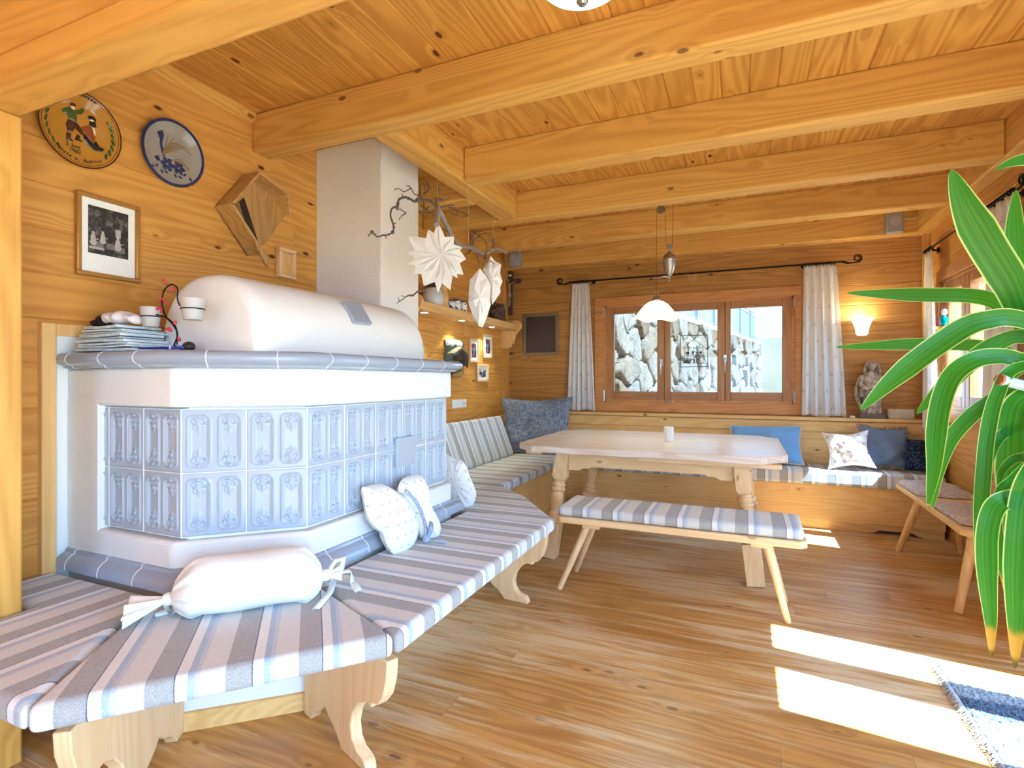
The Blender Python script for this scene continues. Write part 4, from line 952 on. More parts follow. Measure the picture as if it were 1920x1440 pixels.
# ------------------------------------------------------------------ on the stove ledge
NEWS, t, b = mat('newsprint', hx('#d5d8da'), .9); co = coord(t); k = noise(t, vm(t, 'MULTIPLY', co, (30, 30, 420)), 1., 3)
k2 = noise(t, vm(t, 'MULTIPLY', co, (90, 14, 500)), 1., 3); put(t, b.inputs['Base Color'], mixc(t, sstep(t, k, .5, .62), mixc(t, sstep(t, k2, .55, .7)*.6, hx('#dfe3e4'), hx('#8b8f93')), hx('#a9bcc0')))
zt = 1.3275; rg = random.Random(11); cx, cy = -2.215, 1.315
for i in range(9):
    th = rg.choice((.004, .006, .008, .010)); w_, d_ = .315 - .010*i + rg.uniform(-.02, .015), .165 + rg.uniform(-.01, .01); a = rg.uniform(-.06, .06) + (.05 if i == 7 else 0)
    ox, oy = rg.uniform(-.012, .012), rg.uniform(-.006, .006); ca_, sa_ = math.cos(a), math.sin(a); m = MB()
    def fn(u, v, up_):
        x, y = (u-.5)*w_, (v-.5)*d_; s = .002*math.sin(u*5 + i)*1.
        return Vector((cx+ox + x*ca_ - y*sa_, cy+oy + x*sa_ + y*ca_, zt + .0012 + (th if up_ else 0) + .0012*(1+math.sin(u*6+i*1.7)) - 0))
    per = [(k/14, 0) for k in range(14)] + [(1, k/6) for k in range(6)] + [(1-k/14, 1) for k in range(14)] + [(0, 1-k/6) for k in range(6)]
    m.grid(14, 6, lambda u, v: fn(u, v, 1)); m.grid(14, 6, lambda u, v: fn(u, v, 0), flip=True)
    P = len(per); m.add([fn(u, v, 0) for u, v in per] + [fn(u, v, 1) for u, v in per], [(k, (k+1)%P, P+(k+1)%P, P+k) for k in range(P)])
    lab = {0: 'lowest folded newspaper of the stack on the stove ledge', 8: 'topmost folded newspaper of the stack on the stove ledge'}.get(i, 'folded newspaper inside the stack on the stove ledge')
    tag(m.build('newspaper', NEWS, smooth=30), lab, 'newspaper', 'newspapers stacked on the stove'); zt += th + .0032
CL = plain('dark_brown_sock', '#2a2022', .95, 0, .2, 200, .4); CW = plain('pale_pink_cloth', '#ece4e6', .95, 0, .05, 200, .3)
m = MB(); c = Vector((-2.285, 1.29, zt+.002))
m.grid(40, 16, lambda u, v: c + Vector((-.035 + .085*v - .01*math.sin(v*7), .005 + .034*math.cos(2*PI*u)*(.35+.65*math.sin(PI*min(1, .12+v*.85))), .026 + .024*math.sin(2*PI*u)*(.35+.65*math.sin(PI*min(1,.12+v*.85))))), closeu=True)
m.ball(c + Vector((-.045, .0, .016)), (.03, .03, .014), 14, 8)
tag(m.build('dark_bundle', CL, smooth=80), 'dark rolled socks lying on top of the newspapers', 'socks')
m = MB(); c = Vector((-2.185, 1.285, zt+.001))
m.grid(44, 24, lambda u, v: c + Vector((-.075 + .18*v, .042*math.cos(2*PI*u)*(.5+.5*math.sin(PI*min(1,.1+v*.95)))+.004*math.sin(v*20), .025 + (.023+.005*math.sin(v*11+u*5))*math.sin(2*PI*u)*(.45+.55*math.sin(PI*min(1,.15+v*.9))) + .01*(1-v))), closeu=True)
m.ball(c + Vector((.1, 0, .02)), (.018, .036, .018), 12, 8); m.ball(c + Vector((-.07, 0, .03)), (.016, .028, .02), 12, 8)
tag(m.build('pale_bundle', CW, smooth=80), 'pale pink folded cloth lying on top of the newspapers', 'cloth')
# wire candle holder with two frosted cups and red berries
Yc = 1.30
def Q(u, v, y=Yc): return onY(u, v, y)
chd = thing('candle_holder', (-1.875, Yc, 1.327), 'black wire candle holder with red berries and two frosted cups', 'candle holder')
def smooth_path(P, n=6):
    P = [Vector(p) for p in P]; o_ = []
    for i in range(len(P)-1):
        p0, p1, p2, p3 = P[max(i-1,0)], P[i], P[i+1], P[min(i+2, len(P)-1)]
        for k in range(n):
            s = k/n; o_.append(.5*((2*p1)+(p2-p0)*s+(2*p0-5*p1+4*p2-p3)*s*s+(3*p1-p0-3*p2+p3)*s**3))
    return o_ + [P[-1]]
kz = lambda x, y: Q(x*340/1883+100, y*260/1440+500)
m = MB()
m.tube(smooth_path([kz(1250,820), kz(1290,700), kz(1240,600), kz(1165,510), kz(1130,380), kz(1150,250), kz(1225,185), kz(1290,230), kz(1290,340), kz(1330,415), kz(1430,420), kz(1525,437)]), .0026, 8)
m.tube(smooth_path([kz(1285,810), kz(1275,640), kz(1190,540), kz(1080,500), kz(980,492), kz(918,505)]), .0026, 8)
m.tube([kz(1270,835), kz(1255,812)], .004, 8); m.lathe([(.03, 0), (.03, .003), (.0, .004)], (kz(1270,830).x, Yc, 1.327), 20)
m.build('wire_stem', IRON, chd)
FROST, t, b = mat('frosted_glass', hx('#efecea'), .5); b.inputs['Transmission Weight'].default_value = .55; b.inputs['Alpha'].default_value = .92
for c, r in ((kz(1012, 520), .0365), (kz(1448, 440), .0415)):
    m = MB(); hh = .072 if r < .04 else .075; z0 = c.z - hh*.52
    m.lathe([(r*.72, 0), (r*.74, .004), (r, hh), (r*.93, hh), (r*.68, .008), (0, .008)], (c.x, c.y, z0), 28); m.build('frosted_cup', FROST, chd)
    m = MB(); m.tube([Vector((c.x + r*.90*math.cos(2*PI*k/28), c.y + r*.90*math.sin(2*PI*k/28), c.z)) for k in range(29)], .0022, 6); m.build('wire_ring', IRON, chd)
BERRY = plain('red_beads', '#c2203a', .3, 0, .2, 60); rg = random.Random(4)
for x, y, n in ((1150,140,2),(1158,180,1),(1245,235,2),(1120,345,2),(1155,372,2),(1100,435,4),(1108,478,1),(1270,582,2),(1200,650,4),(1308,750,4)):
    m = MB()
    for k in range(n): m.ball(kz(x + rg.uniform(-16,16), y + rg.uniform(-11,11)) + Vector((0, rg.uniform(-.004,.004), 0)), rg.uniform(.0045, .0065), 8, 6)
    m.build('berry_cluster', BERRY, chd)
m = MB(); a, b_ = onZ(288, 655.3, 1.3275), None
a = Vector((-1.985, 1.225, 1.334)); b_ = Vector((-1.80, 1.262, 1.334)); d = (b_-a).normalized()
pn = thing('ballpoint_pen', (a+b_)/2 - Vector((0,0,.006)), 'blue ballpoint pen lying on the stove ledge', 'pen')
m.tube([a, a+d*.01, a+d*.115, a+d*.135], [.0012, .004, .0052, .005], 12); m.build('barrel', plain('blue_plastic', '#24389c', .25), pn)
m = MB(); m.tube([a+d*.135, a+d*.142], .0055, 12); m.build('ring', WHITE, pn); m = MB(); m.tube([a+d*.142, b_], .005, 12); m.obox(b_ - d*.025 + Vector((0,0,.007)), d*.022, d.cross(EZ)*.002, EZ*.001); m.build('cap', plain('blue_plastic_cap', '#2a3ea6', .25), pn)
m = MB(); c = onY(354, 650, 1.33); m.ball(Vector((c.x, 1.33, 1.344)), (.022, .022, .018), 16, 10); m.tube([Vector((c.x-.02, 1.33, 1.336)), Vector((c.x-.045, 1.325, 1.3315))], [.006, .003], 8)
tag(m.build('pebble', plain('dark_pebble', '#2c2722', .4)), 'small dark pebble lying beside the blue pen on the stove', 'pebble')

# ------------------------------------------------------------------ wall shelf and the things on it
SX = XL + .002
sh = thing('wall_shelf', (XL+.12, 4.4, 1.74), 'pine wall shelf with scroll brackets and three downlights behind the chimney', 'shelf')
m = MB(); m.box(SX, XL+.215, 3.45, 5.34, 1.757, 1.825); m.build('shelf_board', W['bench_y'], sh, bevel=.004)
BR = [(0, 0), (.0, .30), (.20, .30), (.235, .285), (.25, .25), (.24, .215), (.205, .175), (.175, .12), (.165, .07), (.16, .05), (.135, .045), (.13, .02), (.10, .0)]
for yy in (3.40, 5.345):
    m = MB(); m.prism([(XL+.002+s, yy, 1.57 + z) for s, z in BR], (0, .03, 0)); m.build('bracket', W['bench_z'], sh, bevel=.003)
LAMPW = emis('downlight_glow', '#fff1d8', 9)
for y in (3.62, 4.235, 4.86):
    m = MB(); c = Vector((XL+.13, y, 1.7545)); m.lathe([(.043, 0), (.043, .004), (.030, .004), (.030, .0)], c, 24); rg_ = m.build('downlight_ring', STEEL, sh)
    m = MB(); m.lathe([(.0, .0), (.029, .0), (.029, .002), (0, .002)], c, 24); m.build('downlight_bulb', LAMPW, rg_)
    sp = bpy.data.lights.new('downlight', 'SPOT'); sp.energy = 8; sp.color = (1, .72, .38); sp.spot_size = R(95); sp.spot_blend = .5; sp.shadow_soft_size = .03
    o = bpy.data.objects.new('downlight', sp); C.objects.link(o); o.location = c - Vector((0,0,.012)); o.rotation_euler = (0, R(8), 0)
zs = 1.826
def onshelf(u, x=XL+.12): p = onX(u, 560, x); return Vector((x, p.y, zs))
POT = plain('grey_white_glaze', '#d9d5d3', .3, 0, .25, 12)
c = onshelf(812); m = MB(); m.lathe([(.07, 0), (.085, .02), (.09, .08), (.07, .14), (.03, .18), (.012, .20), (0, .205)], c, 28); o = m.build('ceramic_figure', POT, org=c); tag(o, 'grey white ceramic figure under the big paper star on the shelf', 'figurine')
m = MB(); m.lathe([(.074, .142), (.052, .166), (.034, .187), (.0, .21)], c, 20); m.build('dark_cloak', plain('dark_glaze', '#4d4340', .35, 0, .3, 20), o)
c = onshelf(831, XL+.11); m = MB(); m.lathe([(.048, 0), (.05, .03), (.043, .05), (.047, .07), (.046, .11), (.036, .15), (.033, .17), (.042, .18), (.044, .21), (.035, .23), (.018, .245), (0, .25)], c, 24); tag(m.build('pepper_mill', W['bench_z'], org=c), 'turned wooden pepper mill on the wall shelf', 'mill')
DELFT, t, b = mat('blue_white_jar', hx('#f0efee'), .2); co = coord(t); k = noise(t, co, 34, 2); put(t, b.inputs['Base Color'], mixc(t, sstep(t, k, .56, .6), hx('#f0efee'), hx('#323f86')))
JR, t, b = mat('rust_white_jar', hx('#f0efee'), .2); co = coord(t); k = noise(t, co, 30, 2); put(t, b.inputs['Base Color'], mixc(t, sstep(t, k, .56, .6), hx('#f0efee'), hx('#7a5636')))
for u, h_, mt, lb in ((846, .085, DELFT, 'smallest blue and white jar of the row on the shelf, nearest the mill'), (856, .105, DELFT, 'blue and white patterned jar in the middle of the shelf row'), (868, .105, JR, 'brown and white patterned jar, last in the shelf row')):
    c = onshelf(u, XL+.13); m = MB(); m.lathe([(.035, 0), (.037, .004), (.037, h_-.012), (.034, h_-.008), (.034, h_), (0, h_)], c, 24); o = tag(m.build('spice_jar', mt, org=c), lb, 'jar', 'patterned jars on the shelf')
    m = MB(); m.lathe([(.0372, h_-.013), (.0375, h_-.001), (.03, h_+.003), (0, h_+.003)], c, 24); m.build('lid', plain('dark_lid', '#4e4450', .3), o)
c = onshelf(933, XL+.11); m = MB(); m.lathe([(.085, 0), (.09, .02), (.07, .07), (.075, .11), (.055, .16), (.02, .19), (0, .195)], c, 20)
for k in range(16): m.ball(c + Vector((.06*math.cos(k*2.4), .07*math.sin(k*2.4), .04 + .009*k)), .028, 8, 6)
o = m.build('dried_flowers', plain('dark_dried_flowers', '#574336', .9, 0, .6, 18), org=c); tag(o, 'dark dried flower bunch at the far end of the wall shelf', 'dried flowers')
m = MB(); 
for k in range(6): m.tube([c + Vector((.05, .03*k-.06, .08)), c + Vector((.07, .03*k-.05, .16)), c + Vector((.06+.01*k, .035*k-.06, .24 - .01*(k%3)))], [.003, .002, .001], 5)
m.build('stalk', plain('dry_stalk', '#8f8478', .9), o)
# hut relief, photos, socket
rr = thing('hut_relief', (XL+.004, 4.22, 1.25), 'carved relief of an alpine hut below mountains on the left wall', 'relief')
RX = XL + .01
def RP(x, y, d=0.): return onX(x*210/1080+770, y*280/1440+500, RX + d)
ROCK = plain('painted_rock', '#59625c', .8, 0, .55, 30, .5)
m = MB(); out = [RP(*p) for p in ((330,700),(400,705),(470,712),(500,740),(505,800),(512,860),(495,950),(500,1020),(490,1060),(430,1072),(390,1050),(420,990),(400,940),(340,920),(325,860),(335,780))]; cR = sum(out, Vector())/len(out)
inflate('relief_ground', ROCK, out, (1,0,0), .09, rr, wr=.008)
m = MB(); inflate('snow_peak', plain('painted_snow', '#dcd9d2', .8, 0, .15, 30), [RP(*p, d=.035) for p in ((335,702),(400,702),(470,712),(500,738),(495,770),(450,775),(420,745),(395,770),(370,735),(345,760))], (1,0,0), .04, rr)
inflate('meadow', plain('painted_meadow', '#a6894a', .8, 0, .3, 30), [RP(*p, d=.035) for p in ((395,1045),(430,1020),(470,990),(480,950),(498,960),(500,1020),(490,1058),(430,1070))], (1,0,0), .05, rr)
DKW = wood('dark_hut_wood', '#5a4a3d', '#2e241d', 2, .8, 0); m = MB(); a, b_ = RP(372, 880), RP(480, 960); m.box(RX+.03, RX+.085, a.y, b_.y, b_.z, a.z+.02); m.build('hut_wall', DKW, rr, bevel=.002)
m = MB(); p, q, r_ = RP(370, 850, .05), RP(445, 790, .05), RP(512, 862, .05)
for s, e_ in ((p, q), (q, r_)): m.prism([Vector((RX+.025, s.y, s.z)), Vector((RX+.105, s.y, s.z)), Vector((RX+.105, e_.y, e_.z)), Vector((RX+.025, e_.y, e_.z))], (0,0,.014))
m.build('hut_roof', wood('grey_hut_roof', '#a5957f', '#6f6353', 1, .8, 0), rr)
m = MB(); a, b_ = RP(400, 905), RP(425, 935); m.box(RX+.084, RX+.09, a.y, b_.y, b_.z, a.z); m.build('hut_window', BLACK, rr)
PHOTO, t, b = mat('colour_photo', hx('#3a4060'), .3); co = coord(t); k = noise(t, co, 26, 2); k2 = noise(t, vm(t, 'ADD', co, (7, 3, 1)), 22, 2)
put(t, b.inputs['Base Color'], mixc(t, sstep(t, k2, .56, .62), mixc(t, sstep(t, k, .45, .55), hx('#2c3350'), hx('#8b96b8')), hx('#a2433c')))
PHB, t, b = mat('colour_photo_pale', hx('#b9b4c4'), .3); co = coord(t); k = noise(t, co, 30, 2); put(t, b.inputs['Base Color'], mixc(t, sstep(t, k, .48, .56), hx('#3b3a5a'), hx('#e3dfe4')))
LF = plain('light_maple', '#e3c496', .45, 0, .08, 30)
for u0, v0, u1, v1, mt, lb in ((879, 679, 896, 637, PHOTO, 'small framed photo nearest the hut relief'), (905, 671, 921, 629, PHOTO, 'small framed photo hanging highest under the shelf bracket'), (893, 716, 914, 685, PHB, 'small framed photo hanging lowest of the three on the left wall')):
    a, b_ = L(u0, v0, .004), L(u1, v1, .004); A = Vector((XL+.004, a.y, a.z)); z1 = L(u0, v1 - (3 if u0 != 893 else 2), .004).z
    framed('photo_frame', A, EY, EZ, b_.y - a.y, z1 - a.z, .022, .018, LF, lb, PAPER, .028, (mt,), 'photo')[0]['group'] = 'small photos on the left wall'
a, b_ = L(847, 767, .004), L(873, 748, .004)
sk = thing('wall_socket', (XL+.004, (a.y+b_.y)/2, a.z), 'white double switch and socket plate on the left wall above the backrest cushion', 'socket')
m = MB(); m.box(XL+.003, XL+.014, a.y, b_.y, a.z+.004, a.z+.082); m.build('plate', WHITE, sk, bevel=.004)
m = MB(); m.box(XL+.0142, XL+.017, a.y+.014, a.y+.10, a.z+.018, a.z+.068); m.build('rocker', WHITE, sk, bevel=.002)
m = MB(); cyy = b_.y - .05; m.tube([(XL+.0135, cyy, a.z+.043), (XL+.0155, cyy, a.z+.043)], .021, 20)
m.build('outlet', plain('outlet_white', '#dcdcdc', .4), sk); m = MB()
for s in (-1, 1): m.tube([(XL+.0156, cyy+s*.009, a.z+.043), (XL+.0162, cyy+s*.009, a.z+.043)], .003, 10)
m.tube([(XL+.0156, cyy, a.z+.057), (XL+.0162, cyy, a.z+.057)], .003, 10); m.build('pin_hole', BLACK, sk)

# ------------------------------------------------------------------ corner and window wall
cx_ = thing('crucifix', (-2.41, YB-.005, 1.96), 'dark wooden crucifix with a pale carved figure in the room corner', 'crucifix')
DWD = wood('dark_cross_wood', '#564344', '#3a2c2e', 2, .5, 0)
a, b_ = Vector((-2.415, YB-.03, 1.95)), Vector((-2.405, YB-.03, 2.44))
m = MB(); m.bar(a, b_, .055, .025, (0,1,0)); m.build('upright', DWD, cx_, bevel=.004)
m = MB(); m.bar((-2.445+.0, YB-.048, 2.335), (-2.275, YB-.048, 2.325), .018, .05); m.build('crossbar', DWD, cx_, bevel=.006)
m = MB(); m.obox((-2.405, YB-.047, 2.395), (.018,0,0), (0,.002,0), (0,0,.012)); m.build('scroll', PAPER, cx_)
m = MB(); y_ = YB-.066; base = Vector((-2.408, y_, 2.25))
m.tube([base+Vector((0,0,.055)), base+Vector((0,-.004,.03)), base+Vector((0,-.006,-.01)), base+Vector((.004,-.004,-.05)), base+Vector((.004,-.008,-.09))], [.013, .022, .021, .016, .019], 12)
m.ball(base+Vector((-.006,-.012,.082)), (.014,.015,.019), 12, 9); m.ball(base+Vector((-.007,-.027,.08)), (.003,.004,.005), 6, 5)
for s in (-1, 1):
    m.tube([base+Vector((s*.014,0,.048)), base+Vector((s*.048,.0,.062)), base+Vector((s*.083,.008,.085))], [.008,.0065,.004], 8); m.ball(base+Vector((s*.088,.010,.089)), (.007,.004,.006), 8, 6)
    m.tube([base+Vector((s*.009,0,-.075)), base+Vector((s*.008+.008,-.016,-.125)), base+Vector((s*.004,.002,-.185)), base+Vector((s*.004,-.004,-.205))], [.013,.010,.007,.006], 8)
m.build('carved_figure', plain('carved_limewood', '#9c7654', .6, 0, .2, 60), cx_)
m = MB(); m.tube([base+Vector((.004,-.004,-.055)), base+Vector((.004,-.008,-.10))], [.021,.024], 12); m.build('loincloth', plain('carved_cloth', '#b08a62', .6), cx_)
PF = plain('aged_bronze_frame', '#8b7a66', .4, .4, .2, 40); DP = plain('dark_brown_print', '#4a3f3b', .35, 0, .1, 6)
pc, _ = framed('framed_picture', (-2.255, YB-.003, 1.497), (1,0,0), EZ, .405, .455, .03, .022, PF, 'dark plain picture in a thin bronze frame left of the window curtain', None, 0, (DP,))
for u, v, lb, yw in ((967, 486, 'grey loudspeaker under the ceiling beam in the left corner', 0), (1676, 419, 'grey loudspeaker under the ceiling beam at the right end of the window wall', 0)):
    p = onY(u, v, 5.39); s = thing('loudspeaker', (p.x, 5.39, p.z-.08), lb, 'loudspeaker', group='grey corner loudspeakers')
    m = MB(); m.box(p.x-.06, p.x+.06, 5.34, 5.425, p.z-.085, p.z+.085); m.build('cabinet', plain('speaker_grey', '#a2a0a4', .5), s, bevel=.008)
    m = MB(); m.tube([(p.x, 5.341, p.z+.005), (p.x, 5.334, p.z+.005), (p.x, 5.337, p.z+.005), (p.x, 5.336, p.z+.005)], [.042, .042, .034, .01], 24); m.build('cone', plain('speaker_cone', '#b4b2b5', .4), s)
    m = MB(); m.box(p.x-.015, p.x+.015, 5.424, 5.446, p.z-.03, p.z+.03); m.build('wall_bracket', STEEL, s)
c = onY(1685, 403, 5.43); m = MB(); m.tube(smooth_path([(c.x-.02, 5.43, 2.60), (c.x+.08, 5.425, 2.565), (c.x+.17, 5.425, 2.59), (c.x+.27, 5.43, 2.64)]), .003, 6); tag(m.build('speaker_cable', WHITE), 'thin white cable running from the right loudspeaker along the beam', 'cable')

def spiral(mb, c, ex, ez, r, turns=1.6, w=.006, s=1):
    c = Vector(c); ex = Vector(ex); ez = Vector(ez)
    P = [c + (ex*math.cos(a)*s + ez*math.sin(a))*r*(1 - .62*k/28) for k in range(29) for a in [-PI/2*0 - PI/2 + turns*2*PI*k/28]]
    mb.tube(P, [w]*20 + [w*(1-.05*k) for k in range(9)], 8); return P[0]
def curtain(name, A, ex, ny, wt_, wb, xt0, xb0, z0, z1, pl_n, amp, mt, label, grp, seed=0):
    # A: wall reference; ex along the rod, ny out of the wall
    A, ex, ny = Vector(A), Vector(ex), Vector(ny); rg = random.Random(seed); ph = [rg.uniform(0, 6) for _ in range(4)]; m = MB(); full = wb*1.55
    def fn(u, v):
        s = v**.8; x = (xt0 + wt_*u)*(1-s) + (xb0 + wb*u)*s
        d = amp*(.35+.65*s)*math.sin(2*PI*pl_n*u + ph[0] + .5*math.sin(4*u+ph[1])) + amp*.3*math.sin(2*PI*pl_n*2.3*u + ph[2])*s
        if v < .05: d += .004*math.sin(2*PI*pl_n*4*u)*(1-v/.05)
        return A + ex*x + ny*d + Vector((0,0, z1 + (z0-z1)*v + .006*math.sin(9*u+ph[3])*(1 if v > .97 else 0)))
    m.grid(110, 40, fn, uv=lambda u, v: (full*u, (z1-z0)*(1-v)))
    o = m.build(name, mt, smooth=80, solid=.0015); return tag(o, label, 'curtain', grp)
CURT = motif('curtain_cloth', '#faf8f6', '#59607c', .15, 'UV', (0, 1), 1., .9, .45)
yr = 5.475
def rod(x0, x1, z0, z1, to, label, ends=(1, 1), brk=()):
    r = thing('curtain_rod', to((x0+x1)/2, 0, (z0+z1)/2), label, 'curtain rod'); m = MB()
    m.tube([to(x0, 0, z0), to(x1, 0, z1)], .008, 10)
    m.build('bar', IRON, r); exv = (to(1,0,0)-to(0,0,0)); nv = to(0,1,0)-to(0,0,0)
    for e_, x, z, s in ((ends[0], x0, z0, -1), (ends[1], x1, z1, 1)):
        if e_:
            m = MB(); P = [to(x, 0, z), to(x+s*.05, 0, z-.018), to(x+s*.10, 0, z-.012)]
            q = [to(x+s*.12 + s*.034*math.sin(a)*(1-.6*k/20), 0, z+.022 - .034*math.cos(a)*(1-.6*k/20)) for k in range(21) for a in [k/20*1.55*2*PI]]
            m.tube(P[:2] + q, [.008, .007] + [.0065 - .0001*k for k in range(21)], 8)
            for k in range(5): m.ball(to(x+s*(.005+.012*k), .0, z-.003*k), .011 - .001*k, 8, 6)
            m.build('scroll_finial', IRON, r)
    for x in brk:
        z = z0 + (z1-z0)*(x-x0)/(x1-x0); m = MB(); m.tube([to(x, 0, z), to(x, -.075, z)], .007, 8); m.tube([to(x, -.07, z), to(x, -.078, z)], .022, 14); m.build('bracket', IRON, r)
    return r
toB = lambda a, d, z: Vector((a, yr - d, z)); toR = lambda a, d, z: Vector((XR-.085 - d, a, z))
rb_ = rod(-1.69, .79, 2.262, 2.262, toB, 'black iron curtain rod with scroll ends above the window', (1, 1), (-1.46, .50))
def rings_(r, a0, a1, z, to, n):
    for k in range(n):
        a = a0 + (a1-a0)*k/(n-1); m = MB(); c = to(a, 0, z); ex_ = to(a+.004, 0, z) - c; nv = (to(a, 1, z) - c)
        m.tube([c + nv*.014*math.cos(t_) + Vector((0,0,.014*math.sin(t_)-.004)) for t_ in [2*PI*i/12 for i in range(13)]], .0035, 6); m.build('curtain_ring', IRON, r)
rings_(rb_, -1.655, -1.505, 2.262, toB, 8); rings_(rb_, .51, .735, 2.262, toB, 9)
curtain('curtain', (0, yr, 0), (1,0,0), (0,-1,0), .175, .305, -1.668, -1.728, .905, 2.245, 5.2, .017, CURT, 'white curtain with small blue print at the left side of the window', 'printed curtains', 1)
curtain('curtain', (0, yr, 0), (1,0,0), (0,-1,0), .25, .345, .497, .48, .90, 2.25, 4.2, .019, CURT, 'white curtain with small blue print at the right side of the window', 'printed curtains', 2)
rr_ = rod(3.80, 5.33, 2.262, 2.262, toR, 'black iron curtain rod above the window in the right wall', (1, 0), (3.86, 5.28))
rings_(rr_, 5.17, 5.32, 2.262, toR, 6); rings_(rr_, 3.78, 4.10, 2.262, toR, 9)
curtain('curtain', (XR-.085, 0, 0), (0,1,0), (-1,0,0), .17, .33, 5.15, 4.995, .835, 2.245, 2.2, .022, CURT, 'narrow white printed curtain on the right wall beside the room corner', 'printed curtains', 3)
curtain('curtain', (XR-.085, 0, 0), (0,1,0), (-1,0,0), .36, .50, 3.75, 3.70, .86, 2.245, 3.6, .024, CURT, 'wide white printed curtain on the right wall behind the plant', 'printed curtains', 4)
# hanging heart, window picture, sconce, sill things
p = onY(1299, 521, yr-.0)
hr = thing('hanging_heart', (p.x, yr-.02, p.z-.07), 'small wooden heart hanging from the curtain rod', 'ornament')
m = MB(); hp = [Vector((p.x + .0042*16*math.sin(t_)**3*.75, yr-.026, p.z - .005 + .0042*.8*(13*math.cos(t_)-5*math.cos(2*t_)-2*math.cos(3*t_)-math.cos(4*t_)))) for t_ in [2*PI*k/28 for k in range(28)]]
m.prism(hp, (0, .014, 0)); m.build('heart', OLDZ, hr, bevel=.004); m = MB(); m.tube([(p.x, yr-.019, p.z+.03), (p.x, yr-.012, 2.262), (p.x, yr+.010, 2.268), (p.x, yr-.014, 2.255)], .0022, 6); m.lathe([(.008,0),(.01,.01),(0,.02)], (p.x, yr-.019, p.z+.032), 10); m.build('hanger', IRON, hr)
a, b_ = onY(1275.5, 688, 5.548), onY(1327, 628, 5.548)
wp = thing('window_picture', ((a.x+b_.x)/2, 5.545, a.z), 'black house silhouette in a thin square frame on the middle window pane', 'window picture')
x0, z0, x1, z1 = a.x, a.z, b_.x, b_.z; yp = 5.548
m = MB()
for P, Q_ in (((x0,z0),(x1,z0)), ((x1,z0),(x1,z1)), ((x1,z1),(x0,z1)), ((x0,z1),(x0,z0))): m.bar((P[0], yp, P[1]), (Q_[0], yp, Q_[1]), .006, .006)
m.build('wire_frame', BLACK, wp)
def S(x, y): return Vector((x0 + (x1-x0)*(x-565)/177, yp, z1 - (z1-z0)*(y-850)/205))
m = MB()
def bl(*P, w=.0035):
    for s, e_ in zip(P, P[1:]): m.bar(S(*s), S(*e_), w, .004)
bl((582,932),(652,873),(724,932),(582,932), w=.005); bl((594,935),(594,1030)); bl((712,935),(712,1030)); bl((590,978),(716,978)); bl((578,1030),(722,1032), w=.006); bl((653,876),(653,1030)); bl((612,905),(612,930)); bl((690,905),(690,930)); bl((600,985),(704,985))
for x, y, w, h in ((600,958,24,14),(640,955,14,16),(668,960,14,10),(690,955,16,16),(600,1005,14,20),(650,1005,10,22)):
    q, r_ = S(x, y), S(x+w, y+h); m.box(min(q.x, r_.x), max(q.x, r_.x), yp-.002, yp+.002, min(q.z, r_.z), max(q.z, r_.z))
rg = random.Random(8)
for k in range(26):
    x, y = rg.uniform(598, 708), rg.uniform(900 if k < 8 else 935, 1022)
    if y > 932 or abs(x-652) < 40: bl((x, y), (x+rg.uniform(-9,9), y+rg.uniform(-8,8)), w=.003)
m.build('house_silhouette', BLACK, wp, smooth=0)
SG, t, b = mat('sconce_glass', hx('#fff2d6'), .4); b.inputs['Emission Color'].default_value = hx('#ffd89a'); b.inputs['Emission Strength'].default_value = 1.5
p = onY(1616, 610, 5.46); sc = thing('wall_sconce', (p.x, 5.46, p.z-.08), 'lit bell-shaped glass wall lamp right of the curtain', 'wall lamp')
m = MB(); m.lathe([(.0, -.078), (.035, -.078), (.046, -.062), (.050, -.03), (.056, .0), (.072, .04), (.095, .068), (.090, .066), (.068, .038), (.050, 0), (.042, -.04), (.0, -.066)], (p.x, 5.455, p.z-.01), 32)
for k in range(8): pass
m.build('glass_shade', SG, sc); m = MB(); m.box(p.x-.03, p.x+.03, 5.52, YB, p.z-.07, p.z+.04); m.tube([(p.x, 5.53, p.z-.02), (p.x, 5.485, p.z-.05)], .01, 10); m.build('wall_mount', plain('brass', '#b58d4a', .3, .9), sc, bevel=.004)
pl_ = bpy.data.lights.new('sconce_bulb', 'POINT'); pl_.energy = 3.5; pl_.color = (1, .66, .30); pl_.shadow_soft_size = .03
o = bpy.data.objects.new('sconce_bulb', pl_); C.objects.link(o); o.location = (p.x, 5.455, p.z+.075)
# statue on the sill
zs = .893; st_ = thing('madonna_statue', (1.01, 5.475, zs), 'weathered carved statue of a robed woman on the window sill', 'statue')
m = MB(); m.box(.915, 1.105, 5.425, 5.525, zs, zs+.04); m.build('base', plain('dark_plinth', '#6b5c55', .7), st_, bevel=.004)
CARV, t, b = mat('weathered_carving', hx('#a89684'), .75); co = coord(t); k = noise(t, co, 28, 4, .6); put(t, b.inputs['Base Color'], mixc(t, sstep(t, k, .35, .65), hx('#8f7d6d'), hx('#c5b7a4'))); bump(t, b, k, .5, .006)
cx, cy, z0 = 1.008, 5.475, zs+.041
RB = [(0, .068, .048), (.03, .064, .046), (.08, .060, .044), (.13, .062, .046), (.18, .070, .048), (.22, .074, .050), (.26, .070, .048), (.30, .068, .044), (.335, .060, .038), (.355, .036, .030), (.365, .022, .022)]
def robe(u, v):
    q = v*(len(RB)-1); i = min(int(q), len(RB)-2); f = q-i; h_, a, b_ = [RB[i][k]*(1-f) + RB[i+1][k]*f for k in range(3)]; t_ = 2*PI*u
    fo = 1 + (.16*math.sin(t_*9 + h_*14) + .08*math.sin(t_*17 - h_*30))*max(0, 1 - h_/.30)**.6 + .04*math.sin(t_*6+h_*50)
    return Vector((cx + .012*math.sin(h_*9) + a*math.cos(t_)*fo, cy + b_*math.sin(t_)*fo, z0 + h_))
